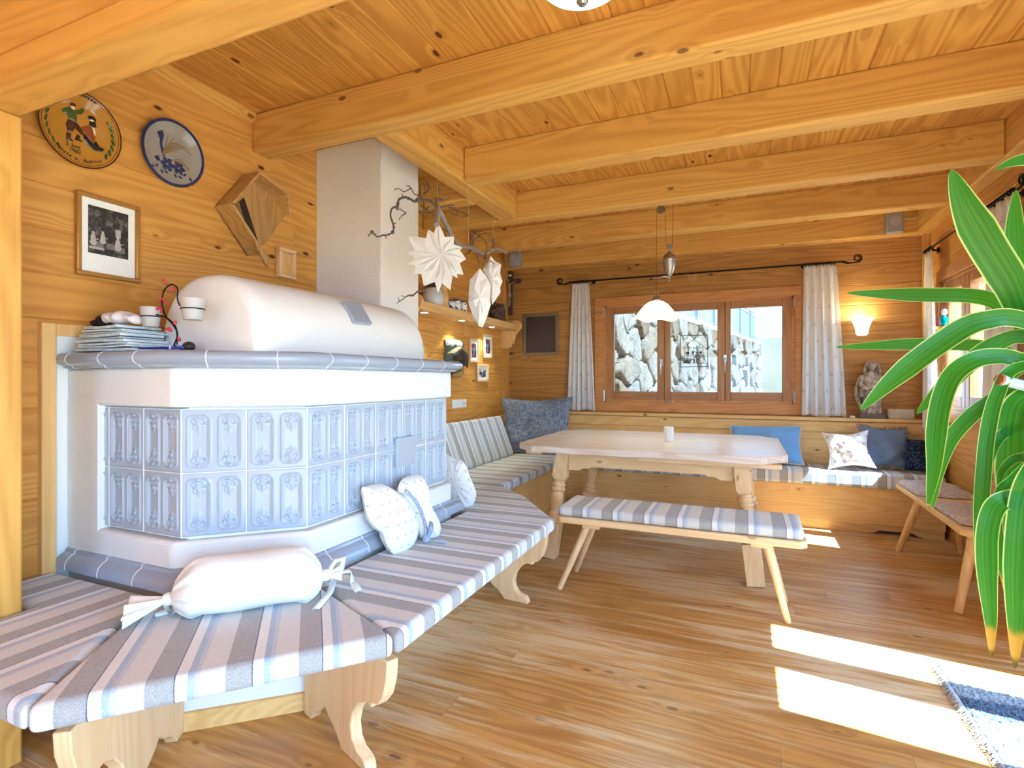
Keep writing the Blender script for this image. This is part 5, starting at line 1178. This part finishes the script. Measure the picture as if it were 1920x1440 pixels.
m = MB(); m.grid(80, 44, robe, closeu=True)
m.build('robe', CARV, st_, smooth=80)
m = MB(); hc = Vector((cx+.006, cy-.012, z0+.408)); m.ball(hc, (.027, .029, .036), 20, 14); m.ball(hc + Vector((-.004, -.029, -.002)), (.005, .008, .010), 10, 8)
for s in (-1, 1): m.ball(hc + Vector((s*.011-.003, -.025, .006)), (.006, .004, .003), 8, 6)
m.ball(hc + Vector((-.003, -.026, -.018)), (.009, .004, .003), 8, 6); m.tube([hc-Vector((0,-.004,.03)), hc-Vector((0,-.008,.06))], [.016,.02], 12); m.build('head', CARV, st_, smooth=80)
def veil(u, v):
    t_ = PI*(-.18 + 1.36*u); w = (.037 + .045*v**.7 + .008*math.sin(v*9))*(1+.05*math.sin(u*30)*v); return Vector((cx+.006 + w*math.cos(t_), cy-.010 + w*.72*math.sin(t_)*(1 if v < .9 else .97), z0+.452 - .30*v - .012*(1-math.sin(PI*u))))
m = MB(); m.grid(40, 24, veil); m.ball(hc+Vector((0,.008,.012)), (.036,.034,.036), 18, 12); m.build('veil', CARV, st_, smooth=80, solid=.006)
m = MB()
for s in (-1, 1): m.tube(smooth_path([(cx+s*.066, cy-.005, z0+.325), (cx+s*.078, cy-.03, z0+.25), (cx+s*.04, cy-.062, z0+.215), (cx-s*.008, cy-.068, z0+.225)], 5), [.018]*5+[.019]*5+[.015]*5+[.011], 12); m.ball((cx-s*.012, cy-.068, z0+.228), (.012, .008, .009), 10, 8)
m.build('sleeves', CARV, st_, smooth=80)
def mantle(u, v):
    t_ = PI*(1.05 - .75*u) + PI*.1; h_ = .33 - .29*v; a = .075 + .045*math.sin(PI*v)*1.0*(1-.8*u) + .006*math.sin(u*26+v*6); return Vector((cx + a*math.cos(t_), cy + .055*math.sin(t_)+.005, z0 + h_))
m = MB(); m.grid(30, 22, mantle); m.build('mantle', CARV, st_, smooth=80, solid=.008)
BASK, t, b = mat('woven_basket', hx('#e2d3ac'), .8); co = coord(t); q = sepxyz(t, co); g_ = mth(t, 'SINE', q[0]*420.)*mth(t, 'SINE', q[2]*420.); put(t, b.inputs['Base Color'], mixc(t, sstep(t, g_, -.2, .35), hx('#efe4c6'), hx('#9a8456'))); bump(t, b, g_, .6, .004)
m = MB(); m.box(1.128, 1.31, 5.44, 5.53, zs, zs+.083); tag(m.build('woven_box', BASK, bevel=.006), 'small woven straw box on the sill beside the statue', 'box')
p = onY(1598, 783, 5.45); m = MB(); m.lathe([(.018, 0), (.02, .003), (.02, .018), (.018, .018), (.017, .014), (0, .014)], (p.x, 5.45, zs), 20); tag(m.build('tealight', plain('pale_tealight', '#e9dfd6', .35)), 'small pale tealight on the sill left of the statue', 'tealight')
# ------------------------------------------------------------------ lamps
LX, LY = -.60, 4.10
def P3(u, v): return onY(u, v, LY)
pd = thing('pendant_lamp', (LX, LY, 1.66), 'glass pendant lamp with a counterweight pulley hanging over the dining table', 'lamp')
SHD, t, b = mat('opal_lamp_glass', hx('#f3ead2'), .25); b.inputs['Emission Color'].default_value = hx('#ffdf9c'); b.inputs['Emission Strength'].default_value = .55; b.inputs['Transmission Weight'].default_value = .25
m = MB(); c = Vector((LX, LY, 1.672))
def shade(u, v):
    pr_ = [(.185, .012), (.172, .016), (.150, .030), (.118, .070), (.088, .108), (.055, .132), (.025, .140)]
    q = v*(len(pr_)-1); i = min(int(q), len(pr_)-2); f = q-i; r, z = [pr_[i][k]*(1-f)+pr_[i+1][k]*f for k in range(2)]; w = max(0, 1-v*2.2)
    return c + Vector((r*(1+.03*w*math.cos(6*2*PI*u))*math.cos(2*PI*u), r*(1+.03*w*math.cos(6*2*PI*u))*math.sin(2*PI*u), z - .010*w*math.cos(6*2*PI*u)))
m.grid(72, 24, shade, closeu=True); shd = m.build('shade', SHD, pd, smooth=80, solid=.004)
m = MB(); m.tube([shade(k/72, 0) for k in range(73)], .0025, 6); m.build('shade_rim', plain('rim_glass', '#c9c4b8', .15), shd)
m = MB(); m.ball(c + Vector((0, 0, .04)), (.028, .028, .034), 16, 12); m.build('bulb', emis('bulb_glow', '#ffe9b8', 12), pd)
m = MB(); m.lathe([(.03, .138), (.032, .15), (.02, .165), (.012, .18), (.0, .182)], c, 20); m.tube([c + Vector((.012*math.sin(a), 0, .195+.014*math.cos(a))) for a in [2*PI*k/12 for k in range(13)]], .003, 6); m.tube([c+Vector((0,0,.09)), c+Vector((0,0,.14))], .016, 12); m.build('lamp_cap', PEWTER, pd)
wc = P3(1255, 497); wc = Vector((wc.x, LY, wc.z))
m = MB(); m.lathe([(.0, -.105), (.006, -.10), (.008, -.085), (.018, -.075), (.034, -.045), (.045, .0), (.048, .03), (.050, .04), (.046, .048), (.044, .06), (.034, .078), (.018, .088), (.010, .10), (.0, .105)], wc, 28)
for s in (-1, 1): m.ball(wc + Vector((s*.052, 0, .04)), .007, 8, 6)
m.ball(wc + Vector((0,0,-.112)), .01, 10, 8); cwt = m.build('counterweight', PEWTER, pd)
m = MB(); m.tube(smooth_path([wc + Vector((0,0,-.098)), wc+Vector((-.03,-.01,-.082)), wc+Vector((-.07,-.01,-.09)), wc+Vector((-.115,-.0,-.088))]), .005, 8); m.build('handle', PEWTER, cwt)
def wheel(cc, r): 
    m = MB(); m.tube([cc - Vector((0,.006,0)), cc + Vector((0,.006,0))], r, 20); m.tube([cc - Vector((0,.011,0)), cc + Vector((0,.011,0))], r*.45, 12); m.build('pulley', PEWTER, pd)
lw = Vector((wc.x, LY, wc.z + .135)); wheel(lw, .022); tw = P3(1239, 393); tw = Vector((tw.x, LY, tw.z)); wheel(tw, .030)
m = MB(); m.tube([wc + Vector((0,0,.10)), lw], .004, 6); m.build('hook', PEWTER, cwt)
m = MB(); top2 = Vector((wc.x+.026, LY, ZC-.01)); lamp_top = c + Vector((0,0,.205))
m.tube([lamp_top, Vector((tw.x-.030, LY, tw.z))], .0016, 6); m.tube([Vector((tw.x+.030, LY, tw.z)), lw + Vector((-.022, 0, 0))], .0016, 6); m.tube([lw + Vector((.022, 0, 0)), top2], .0016, 6); m.tube([tw, Vector((tw.x, LY, ZC-.02))], .003, 6)
m.build('cord', plain('dark_cord', '#4b3a2c', .7), pd)
m = MB(); m.lathe([(.06, 0), (.055, -.02), (.02, -.035), (0, -.036)][::-1], (tw.x+.02, LY, ZC-.002), 24); m.build('ceiling_rose', PEWTER, pd)
pb_ = bpy.data.lights.new('pendant_bulb', 'POINT'); pb_.energy = 10; pb_.color = (1, .78, .45); pb_.shadow_soft_size = .03
o = bpy.data.objects.new('pendant_bulb', pb_); C.objects.link(o); o.location = c + Vector((0,0,-.005))
OPAL, t, b = mat('opal_ceiling_glass', hx('#f6f1e4'), .25); b.inputs['Emission Color'].default_value = hx('#fff3dc'); b.inputs['Emission Strength'].default_value = .6
cl = thing('ceiling_lamp', (-.505, 1.77, ZC-.14), 'white glass ceiling lamp with a chrome knob at the top edge', 'lamp')
cc = Vector((-.505, 1.77, ZC-.012)); m = MB(); m.lathe([(0, -.118), (.03, -.117), (.09, -.105), (.14, -.08), (.165, -.055), (.172, -.048), (.16, -.045), (.10, -.02), (.06, -.004)], cc, 40); m.build('bowl', OPAL, cl)
m = MB(); m.lathe([(0, -.158), (.012, -.156), (.02, -.145), (.018, -.132), (.026, -.122), (.028, -.116), (.0, -.11)], cc, 20); m.build('knob', STEEL, cl); m = MB(); m.lathe([(.08, -.03), (.085, .01), (0, .01)], cc, 24); m.build('ceiling_plate', STEEL, cl)

# ------------------------------------------------------------------ hanging branch and paper stars
BARK = plain('grey_hazel_bark', '#8d8179', .9, 0, .3, 60, .5); TWIG = plain('dark_twig', '#5d5048', .9, 0, .35, 80)
def fZ(u, v, f): return onF(u, v, f)
br = thing('hazel_branch', fZ(830, 400, 2.9), 'twisted hazel branch hanging below the beams beside the chimney', 'branch')
def px(P, f0, f1, z=None): return [fZ(u, v, f0 + (f1-f0)*i/(len(P)-1)) for i, (u, v) in enumerate(P)]
k4 = lambda l: [(x*310/1594+680, y*280/1440+340) for x, y in l]
m = MB()
m.tube(smooth_path(px(k4([(712,420),(722,350),(730,290),(722,245)]), 2.62, 2.72)), [.013]*19, 8)
m.tube(smooth_path(px(k4([(722,250),(800,400),(880,560),(940,620),(1050,640),(1130,690),(1190,695),(1290,650),(1390,690)]), 2.72, 3.5)), [.013-.0001*k for k in range(49)], 8)
m.build('stem', BARK, br)
def tw_(P, f0, f1, r=.004): 
    m = MB(); S_ = smooth_path(px(k4(P), f0, f1), 4); m.tube(S_, [r*(1-.6*i/len(S_)) for i in range(len(S_))], 6)
    rg_ = random.Random(len(P)*7+int(P[0][0]))
    for i in range(2, len(S_)-1, 2):
        if rg_.random() < .6:
            d = Vector((rg_.uniform(-1,1), rg_.uniform(-1,1), rg_.uniform(-1,1)))*.016; m.tube([S_[i], S_[i]+d*.6, S_[i]+d+Vector((rg_.uniform(-1,1),0,rg_.uniform(-1,1)))*.006], [r*.45, r*.4, r*.25], 5)
        elif rg_.random() < .5: m.ball(S_[i], r*1.35, 6, 5)
    m.build('twig', TWIG, br, smooth=60)
tw_([(722,245),(640,190),(560,180),(500,195),(450,165),(390,155),(345,185),(335,240),(285,260),(268,330),(295,420),(290,490),(235,515),(190,520),(140,535),(90,490),(55,535)], 2.7, 2.55, .007)
tw_([(500,190),(540,140),(495,120),(465,60),(415,40)], 2.68, 2.66, .004); tw_([(465,65),(400,100),(345,70),(300,85)], 2.66, 2.6, .003)
tw_([(320,265),(355,270),(415,305),(380,330),(350,375)], 2.62, 2.58, .003); tw_([(722,245),(720,190),(745,175),(800,180),(835,160)], 2.72, 2.8, .005)
tw_([(610,1050),(530,1065),(485,1100),(440,1100),(390,1135),(330,1175)], 2.6, 2.5, .0045)
tw_([(545,290),(575,300),(590,250),(580,180)], 2.7, 2.75, .005)
for P in ([(560,170),(550,80),(575,20),(600,60),(590,120)], [(590,130),(640,60),(620,10),(640,70)], [(700,200),(725,120),(735,70),(720,100)], [(830,250),(880,260),(925,310),(890,320),(850,300)], [(930,290),(990,310),(1010,330),(950,345)], [(740,250),(800,240),(860,230),(900,260),(920,300)],
          [(640,240),(600,290),(660,300),(700,270)], [(560,230),(620,270),(690,320),(740,300)], [(1050,640),(1080,560),(1130,530),(1190,600),(1190,690)], [(1060,600),(1060,520),(1100,470),(1130,540)], [(1130,520),(1190,500),(1260,560),(1240,630)], [(1120,690),(1110,750),(1125,800)], [(1190,690),(1180,720),(1190,745)], [(1050,645),(1020,690),(975,710)],
          [(880,560),(840,500),(780,470),(840,460)], [(1140,540),(1080,500),(1040,560),(1060,640)], [(1250,640),(1270,600),(1220,560)]): tw_(P, 2.75 if P[0][0] < 800 else 3.15, 2.85 if P[0][0] < 800 else 3.2, .0035)
m = MB()
for (u, v), f in zip(k4([(1020,640),(1265,650),(722,300)]), (3.1, 3.3, 2.72)):
    p = fZ(u, v, f); m.tube([p, Vector((p.x, p.y, ZB if p.y < 3.8 and p.x > -1.742 else ZC))], .0009, 5)
m.build('thread', plain('clear_thread', '#c9b79a', .5), br)
def star_group(name, label, c, ex, ey, tips, depth, thread):
    # tips: (angle, tip radius, valley radius after it)
    c = Vector(c); ex = Vector(ex).normalized(); ey = Vector(ey); ey = (ey-ex*ey.dot(ex)).normalized(); ez = ex.cross(ey)
    root = thing(name, c, label, 'paper star'); m = MB()
    def pt(r, a, z): return c + (ex*math.cos(a) + ey*math.sin(a))*r + ez*z
    n_ = len(tips)
    for side in (1, -1):
        vs = [c + ez*.012*side]; fs = []
        for i, (a, rt, rv, av) in enumerate(tips):
            vs += [pt(rt*.5, a, side*depth*.75), pt(rt, a, side*.004), pt(rv*.5, av, side*depth*.18), pt(rv, av, side*depth*.35)]
        for i in range(n_):
            b0 = 1 + i*4; b1 = 1 + ((i+1) % n_)*4; bp = 1 + ((i-1) % n_)*4
            fs += [(0, b0, b0+2), (b0, b0+1, b0+3, b0+2), (0, bp+2, b0), (bp+2, bp+3, b0+1, b0)]
        m.add(vs, [f if side > 0 else f[::-1] for f in fs])
    m.build('folded_paper', STARP, root, smooth=0)
    if thread:
        m = MB(); m.tube([pt(tips[thread[0]][1]-.004, tips[thread[0]][0], 0), thread[1]], .0009, 5); m.build('thread', TWIG, root)
    return root
STARP, t, b = mat('folded_white_paper', hx('#f7f4ef'), .85, 0, .1); tr = t.nodes.new('ShaderNodeBsdfTranslucent'); tr.inputs[0].default_value = hx('#f7f4ef'); mx = t.nodes.new('ShaderNodeMixShader'); mx.inputs[0].default_value = .3
t.links.new(b.outputs[0], mx.inputs[1]); t.links.new(tr.outputs[0], mx.inputs[2]); t.links.new(mx.outputs[0], t.nodes['Material Output'].inputs[0])
f1 = 2.75; c1 = fZ(828, 478, f1); s1 = 310/1594*f1/F; toC = (EYE - c1).normalized(); exs = Vector((CY, SY, 0)); exs = (exs + toC*-.05).normalized()
tp_ = [(735,395),(805,530),(885,535),(890,605),(965,640),(950,660),(1000,750),(950,790),(975,900),(920,905),(918,935),(875,920),(845,1050),(765,1000),(728,1075),(690,985),(590,1010),(555,905),(505,890),(500,820),(430,800),(495,745),(440,690),(490,665),(450,535),(610,540),(640,465),(690,490)]
tips = []; cxp, cyp = 765, 710
for i in range(0, len(tp_), 2):
    (x, y), (xv, yv) = tp_[i], tp_[i+1]; tips.append((math.atan2(cyp-y, x-cxp), math.hypot(x-cxp, y-cyp)*s1, math.hypot(xv-cxp, yv-cyp)*s1*.93, math.atan2(cyp-yv, xv-cxp)))
star_group('paper_star', 'large white folded paper star facing the room, hanging from the hazel branch', c1, exs, (0,0,1), tips, .035, (0, fZ(822, 418, 2.68)))
f2 = 2.72
def lobe(name, P, cpx, f, dz, nrm, label, folds, root=None):
    pts = [fZ(u, v, f) for u, v in k4(P)]; c = fZ(*k4([cpx])[0], f - .05)
    m = MB(); k = len(pts); n_ = Vector(nrm).normalized()
    for s in (1, -1):
        vs = [c + n_*dz*s*.3] + [p + n_*s*.003 for p in pts] + [c.lerp(p, .55) + n_*s*dz*(1 if i % 2 else .25) for i, p in enumerate(pts)]
        fs = [(0, 1+k+i, 1+k+(i+1)%k) for i in range(k)] + [(1+k+i, 1+i, 1+(i+1)%k, 1+k+(i+1)%k) for i in range(k)]
        m.add(vs, [q if s > 0 else q[::-1] for q in fs])
    m.build(name, STARP, root, smooth=0)
s2 = thing('paper_star', fZ(908, 530, f2), 'white folded paper star seen edge-on right of the large star', 'paper star')
nv = (EYE - fZ(908, 530, f2)).normalized()
lobe('near_fan', [(1130,838),(1200,930),(1235,1010),(1225,1120),(1235,1190),(1190,1330),(1155,1410),(1120,1395),(1060,1290),(1020,1170),(1022,1080),(1035,950)], (1130,1120), f2-.05, .03, nv, '', 4, s2)
lobe('far_fan', [(1235,720),(1275,770),(1335,800),(1325,890),(1350,965),(1325,1020),(1330,1070),(1250,1190),(1225,1100),(1195,930),(1160,850),(1190,800)], (1250,940), f2+.10, .03, nv, '', 4, s2)
m = MB()
for (u, v), (u2, v2), fa in ((k4([(1130,838)])[0], k4([(1128,690)])[0], f2-.05), (k4([(1240,720)])[0], k4([(1245,660)])[0], f2+.1)):
    m.tube([fZ(u, v+1, fa), fZ(u2, v2, fa+.2)], .0009, 5)
m.build('thread', TWIG, s2)
m = MB(); m.tube(smooth_path(px(k4([(1180,835),(1200,800),(1215,765),(1245,775),(1270,800)]), f2+.04, f2+.06), 4), .0022, 6); m.build('wire_clip', TWIG, s2)

# ------------------------------------------------------------------ rug
RUG, t, b = mat('shaggy_rug', hx('#b9bfcb'), 1., 0, .05); co = coord(t); q = sepxyz(t, co); k = noise(t, co, 90, 3, .7)
band = sstep(t, q[1] + noise(t, co, 30, 2)*.02, -.05, -.03)*sstep(t, q[1] + noise(t, co, 30, 2)*.02, .11, .09)
put(t, b.inputs['Base Color'], mixc(t, band, mixc(t, sstep(t, k, .3, .7), hx('#9fa7b5'), hx('#d6d9df')), mixc(t, sstep(t, k, .3, .7), hx('#4d5870'), hx('#8f9ab0'))))
bump(t, b, k, 1., .02)
rug = thing('rug', (1.06, 2.45, 0.001), 'shaggy pale grey rug with a dark blue-grey stripe before the terrace door', 'rug')
m = MB(); rg = random.Random(9); x0, x1, y0, y1 = .735, 1.40, 2.08, 2.80
m.grid(90, 90, lambda u, v: Vector((x0+(x1-x0)*u + rg.uniform(-.004,.004), y0+(y1-y0)*v + rg.uniform(-.004,.004), .004 + (.014 + rg.uniform(0,.008) if .015 < u < .985 and .015 < v < .985 else 0))))
m.build('pile', RUG, rug, smooth=0)
m = MB()
for i in range(150):
    p = Vector((x0+.012, y0 + (y1-y0)*i/150, .018)); m.tube([p, p + Vector((-.012, rg.uniform(-.006,.006), .002)), p + Vector((-.024+rg.uniform(-.008,.004), rg.uniform(-.01,.01), -.013))], [.0022,.002,.001], 4)
f_ = m.build('fringe', plain('rug_fringe', '#c3c8d2', 1.), rug); f_['kind'] = 'stuff'

# ------------------------------------------------------------------ plant
LEAF, t, b = mat('yucca_leaf', hx('#3f8f22'), .38, 0, .35); uv = sepxyz(t, coord(t, 'UV'))
e_ = mth(t, 'ABSOLUTE', uv[0] - .5)*2.
str_ = noise(t, comb(t, uv[0]*24., uv[1]*1.2, 0), 1., 2)
cg = mixc(t, sstep(t, str_, .35, .7), hx('#2a6206'), hx('#4f8e10')); cg = mixc(t, sstep(t, e_, .84, .97), cg, hx('#d8e07a'))
dry = attr(t, 'pl'); dn_ = noise(t, coord(t), 60, 3)
cg = mixc(t, sstep(t, dry + dn_*.25, .50, .75), cg, hx('#c4902a')); cg = mixc(t, sstep(t, dry + dn_*.3, .95, 1.08), cg, hx('#5e3416'))
put(t, b.inputs['Base Color'], cg); tr = t.nodes.new('ShaderNodeBsdfTranslucent'); put(t, tr.inputs[0], mixc(t, .55, cg, hx('#8fc808'))); mx = t.nodes.new('ShaderNodeMixShader'); mx.inputs[0].default_value = .42
t.links.new(b.outputs[0], mx.inputs[1]); t.links.new(tr.outputs[0], mx.inputs[2]); t.links.new(mx.outputs[0], t.nodes['Material Output'].inputs[0])
PXY = (.645, 1.53)
plant = thing('yucca_plant', (PXY[0], PXY[1], 0), 'tall potted yucca with long arching green leaves at the right edge', 'plant')
CROWN = Vector((PXY[0], PXY[1], 1.27))
def leaf(P, w, f0, f1, dry_=0., roll=0., taper=1., root=True, curl=.12, base_w=.55):
    # P: sight points from the tip towards the crown; the last stretch runs on to the stem
    pts = [onF(u, v, f0 + (f1-f0)*i/(len(P)-1)) for i, (u, v) in enumerate(P)]
    if root: pts.append(CROWN + Vector((0, 0, (pts[-1].z - CROWN.z)*.55)))
    S_ = smooth_path(pts, 8); n_ = len(S_); m = MB(); d = [0]
    for a, b_ in zip(S_, S_[1:]): d.append(d[-1] + (b_-a).length)
    vs = []; at_ = []
    for i, p in enumerate(S_):
        s = d[i]/d[-1]; t_ = (S_[min(i+1, n_-1)] - S_[max(i-1, 0)]).normalized(); vw = (EYE - p).normalized()
        sd_ = t_.cross(vw).normalized(); nn_ = sd_.cross(t_).normalized(); sd_, nn_ = sd_*math.cos(roll) + nn_*math.sin(roll), nn_*math.cos(roll) - sd_*math.sin(roll)
        ww = w*min(1, (s/.28)**.62*taper if s < .28 else 1)*(1 - (1-base_w)*max(0, (s-.55)/.45)) + .0015
        for q in (-1, -.55, 0, .55, 1): vs.append(p + sd_*q*ww/2 + nn_*(abs(q)**1.5*curl*ww*.6))
        at_ += [max(0, (dry_ - s)/dry_) if dry_ > 0 else 0.]*5
    o0 = m.add(vs, [(i*5+k, i*5+k+1, i*5+6+k, i*5+5+k) for i in range(n_-1) for k in range(4)]); m.at = at_
    for i in range(n_):
        for k in range(5): m.uv[i*5+k] = (k/4, d[i])
    m.build('leaf', LEAF, plant, smooth=80)
px1 = lambda p, f: p*f/F
leaf([(1783,318),(1812,390),(1850,460),(1895,535),(1935,630)], px1(58,1.15), 1.15, 1.2, root=True, base_w=.3)
leaf([(1588,549),(1660,551),(1740,553),(1810,554),(1860,563),(1905,592)], px1(27,1.35), 1.5, 1.3)
leaf([(1568,651),(1640,648),(1720,645),(1800,646),(1870,653),(1920,672)], px1(22,1.32), 1.45, 1.28)
leaf([(1614,769),(1660,724),(1710,682),(1760,645),(1810,613),(1850,600),(1905,597)], px1(40,1.15), 1.25, 1.16)
leaf([(1719,776),(1760,735),(1800,697),(1840,662),(1875,641),(1915,631)], px1(32,1.2), 1.3, 1.2)
leaf([(1740,950),(1751,880),(1756,810),(1766,750),(1788,702),(1830,674),(1880,668),(1925,676)], px1(34,1.1), 1.15, 1.12, .02, .15)
leaf([(1748,955),(1757,890),(1775,835),(1810,790),(1850,757),(1895,733),(1935,725)], px1(26,1.12), 1.2, 1.14, .02)
leaf([(1840,1110),(1838,1060),(1838,990),(1843,900),(1852,810),(1870,740),(1905,690)], px1(24,1.05), 1.1, 1.1, .10)
leaf([(1859,1232),(1857,1160),(1851,1080),(1851,1000),(1866,950),(1900,934),(1945,932)], px1(33,1.0), 1.02, 1.02, .17)
leaf([(1890,990),(1895,920),(1901,850),(1905,790),(1925,750)], px1(52,1.08), 1.1, 1.1, 0, .2)
leaf([(1903,1253),(1905,1180),(1907,1090),(1912,1000),(1922,930),(1945,880)], px1(42,.98), 1.0, 1.0, .20)
leaf([(1893,1140),(1884,1090),(1874,1030),(1868,970),(1878,920),(1910,890)], px1(17,1.04), 1.06, 1.06, .22)
leaf([(1853,925),(1853,870),(1866,830),(1890,808),(1930,795)], px1(17,1.1), 1.14, 1.1)
leaf([(1871,920),(1878,885),(1900,862),(1940,845)], px1(16,1.06), 1.1, 1.06)
leaf([(1866,318),(1895,305),(1930,298),(1980,300)], px1(26,1.15), 1.15, 1.15, base_w=.9)
leaf([(1905,356),(1903,430),(1910,510),(1930,590)], px1(30,1.2), 1.2, 1.2)
leaf([(1868,870),(1862,800),(1880,730),(1915,690)], px1(26,1.16), 1.2, 1.16, 0, .4)
leaf([(1925,1180),(1915,1100),(1920,1010),(1940,950)], px1(34,1.05), 1.08, 1.08, .12)
m = MB(); a, b_ = onF(1876, 712, 1.1), onF(1945, 730, 1.1); m.tube([a, a.lerp(b_, .3), b_, CROWN], [.012, .011, .012, .016], 9); m.build('cut_stub', plain('grey_blue_stub', '#a9b7c4', .6, 0, .2, 30), plant)
m = MB(); m.tube([a, a + (a-b_).normalized()*.004], [.013, .0115], 9); m.build('cut_face', plain('cut_wood', '#9a6a3c', .8, 0, .4, 90), plant)
m = MB(); m.tube([(PXY[0], PXY[1], .19), (PXY[0]+.01, PXY[1], .8), (PXY[0], PXY[1], 1.42)], [.034, .030, .026], 14); m.build('trunk', plain('yucca_bark', '#8a7558', .9, 0, .3, 40, .6), plant)
m = MB(); m.lathe([(.10, 0), (.11, .01), (.14, .20), (.15, .21), (.15, .235), (.135, .235), (.13, .21), (.0, .20)], (PXY[0], PXY[1], 0), 36); m.build('pot', plain('terracotta', '#b9704a', .8, 0, .1, 30), plant)

# glass ornament hanging in the right-hand window
og = thing('window_ornament', onX(1769, 605, XR-.03), 'small coloured glass figure ornament hanging in the right window', 'ornament')
ko = lambda x, y: onX(x/6.55+1740, y/6.55+540, XR-.03)
r6 = (ko(200,380)-ko(200,300)).length/80
m = MB(); m.lathe([(0, 0), (60*r6, 0), (75*r6, .02), (55*r6, .035), (0, .035)], ko(180, 525), 20); m.build('gold_dish', plain('gold_glass', '#c9a23c', .25, .5), og)
m = MB(); m.ball(ko(195, 400), (42*r6, 42*r6, 62*r6), 16, 10); m.build('green_body', plain('teal_glass', '#2c8a8c', .2, 0, .3, 60), og)
m = MB(); m.ball(ko(200, 295), (32*r6, 32*r6, 42*r6), 14, 10); m.build('white_head', WHITE, og)
m = MB(); m.ball(ko(135, 415), (30*r6, 20*r6, 36*r6), 12, 8); m.ball(ko(180, 320), (12*r6, 12*r6, 16*r6), 8, 6); m.build('red_sack', plain('red_glass', '#a8344a', .25, 0, .3, 50), og)
m = MB(); m.lathe([(52*r6, 0), (30*r6, .03), (8*r6, .05), (0, .05)], ko(200, 165), 16); m.build('gold_cap', plain('gold_metal', '#b98f2e', .3, .8), og)
m = MB(); m.tube([ko(150, 520), ko(130, 330), ko(140, 160), ko(200, 120), ko(205, -20)], .0025, 6); m.tube([ko(205, -20), Vector((XR-.02, ko(205,-20).y, 1.985))], .0012, 5); m.build('hanger', STEEL, og)
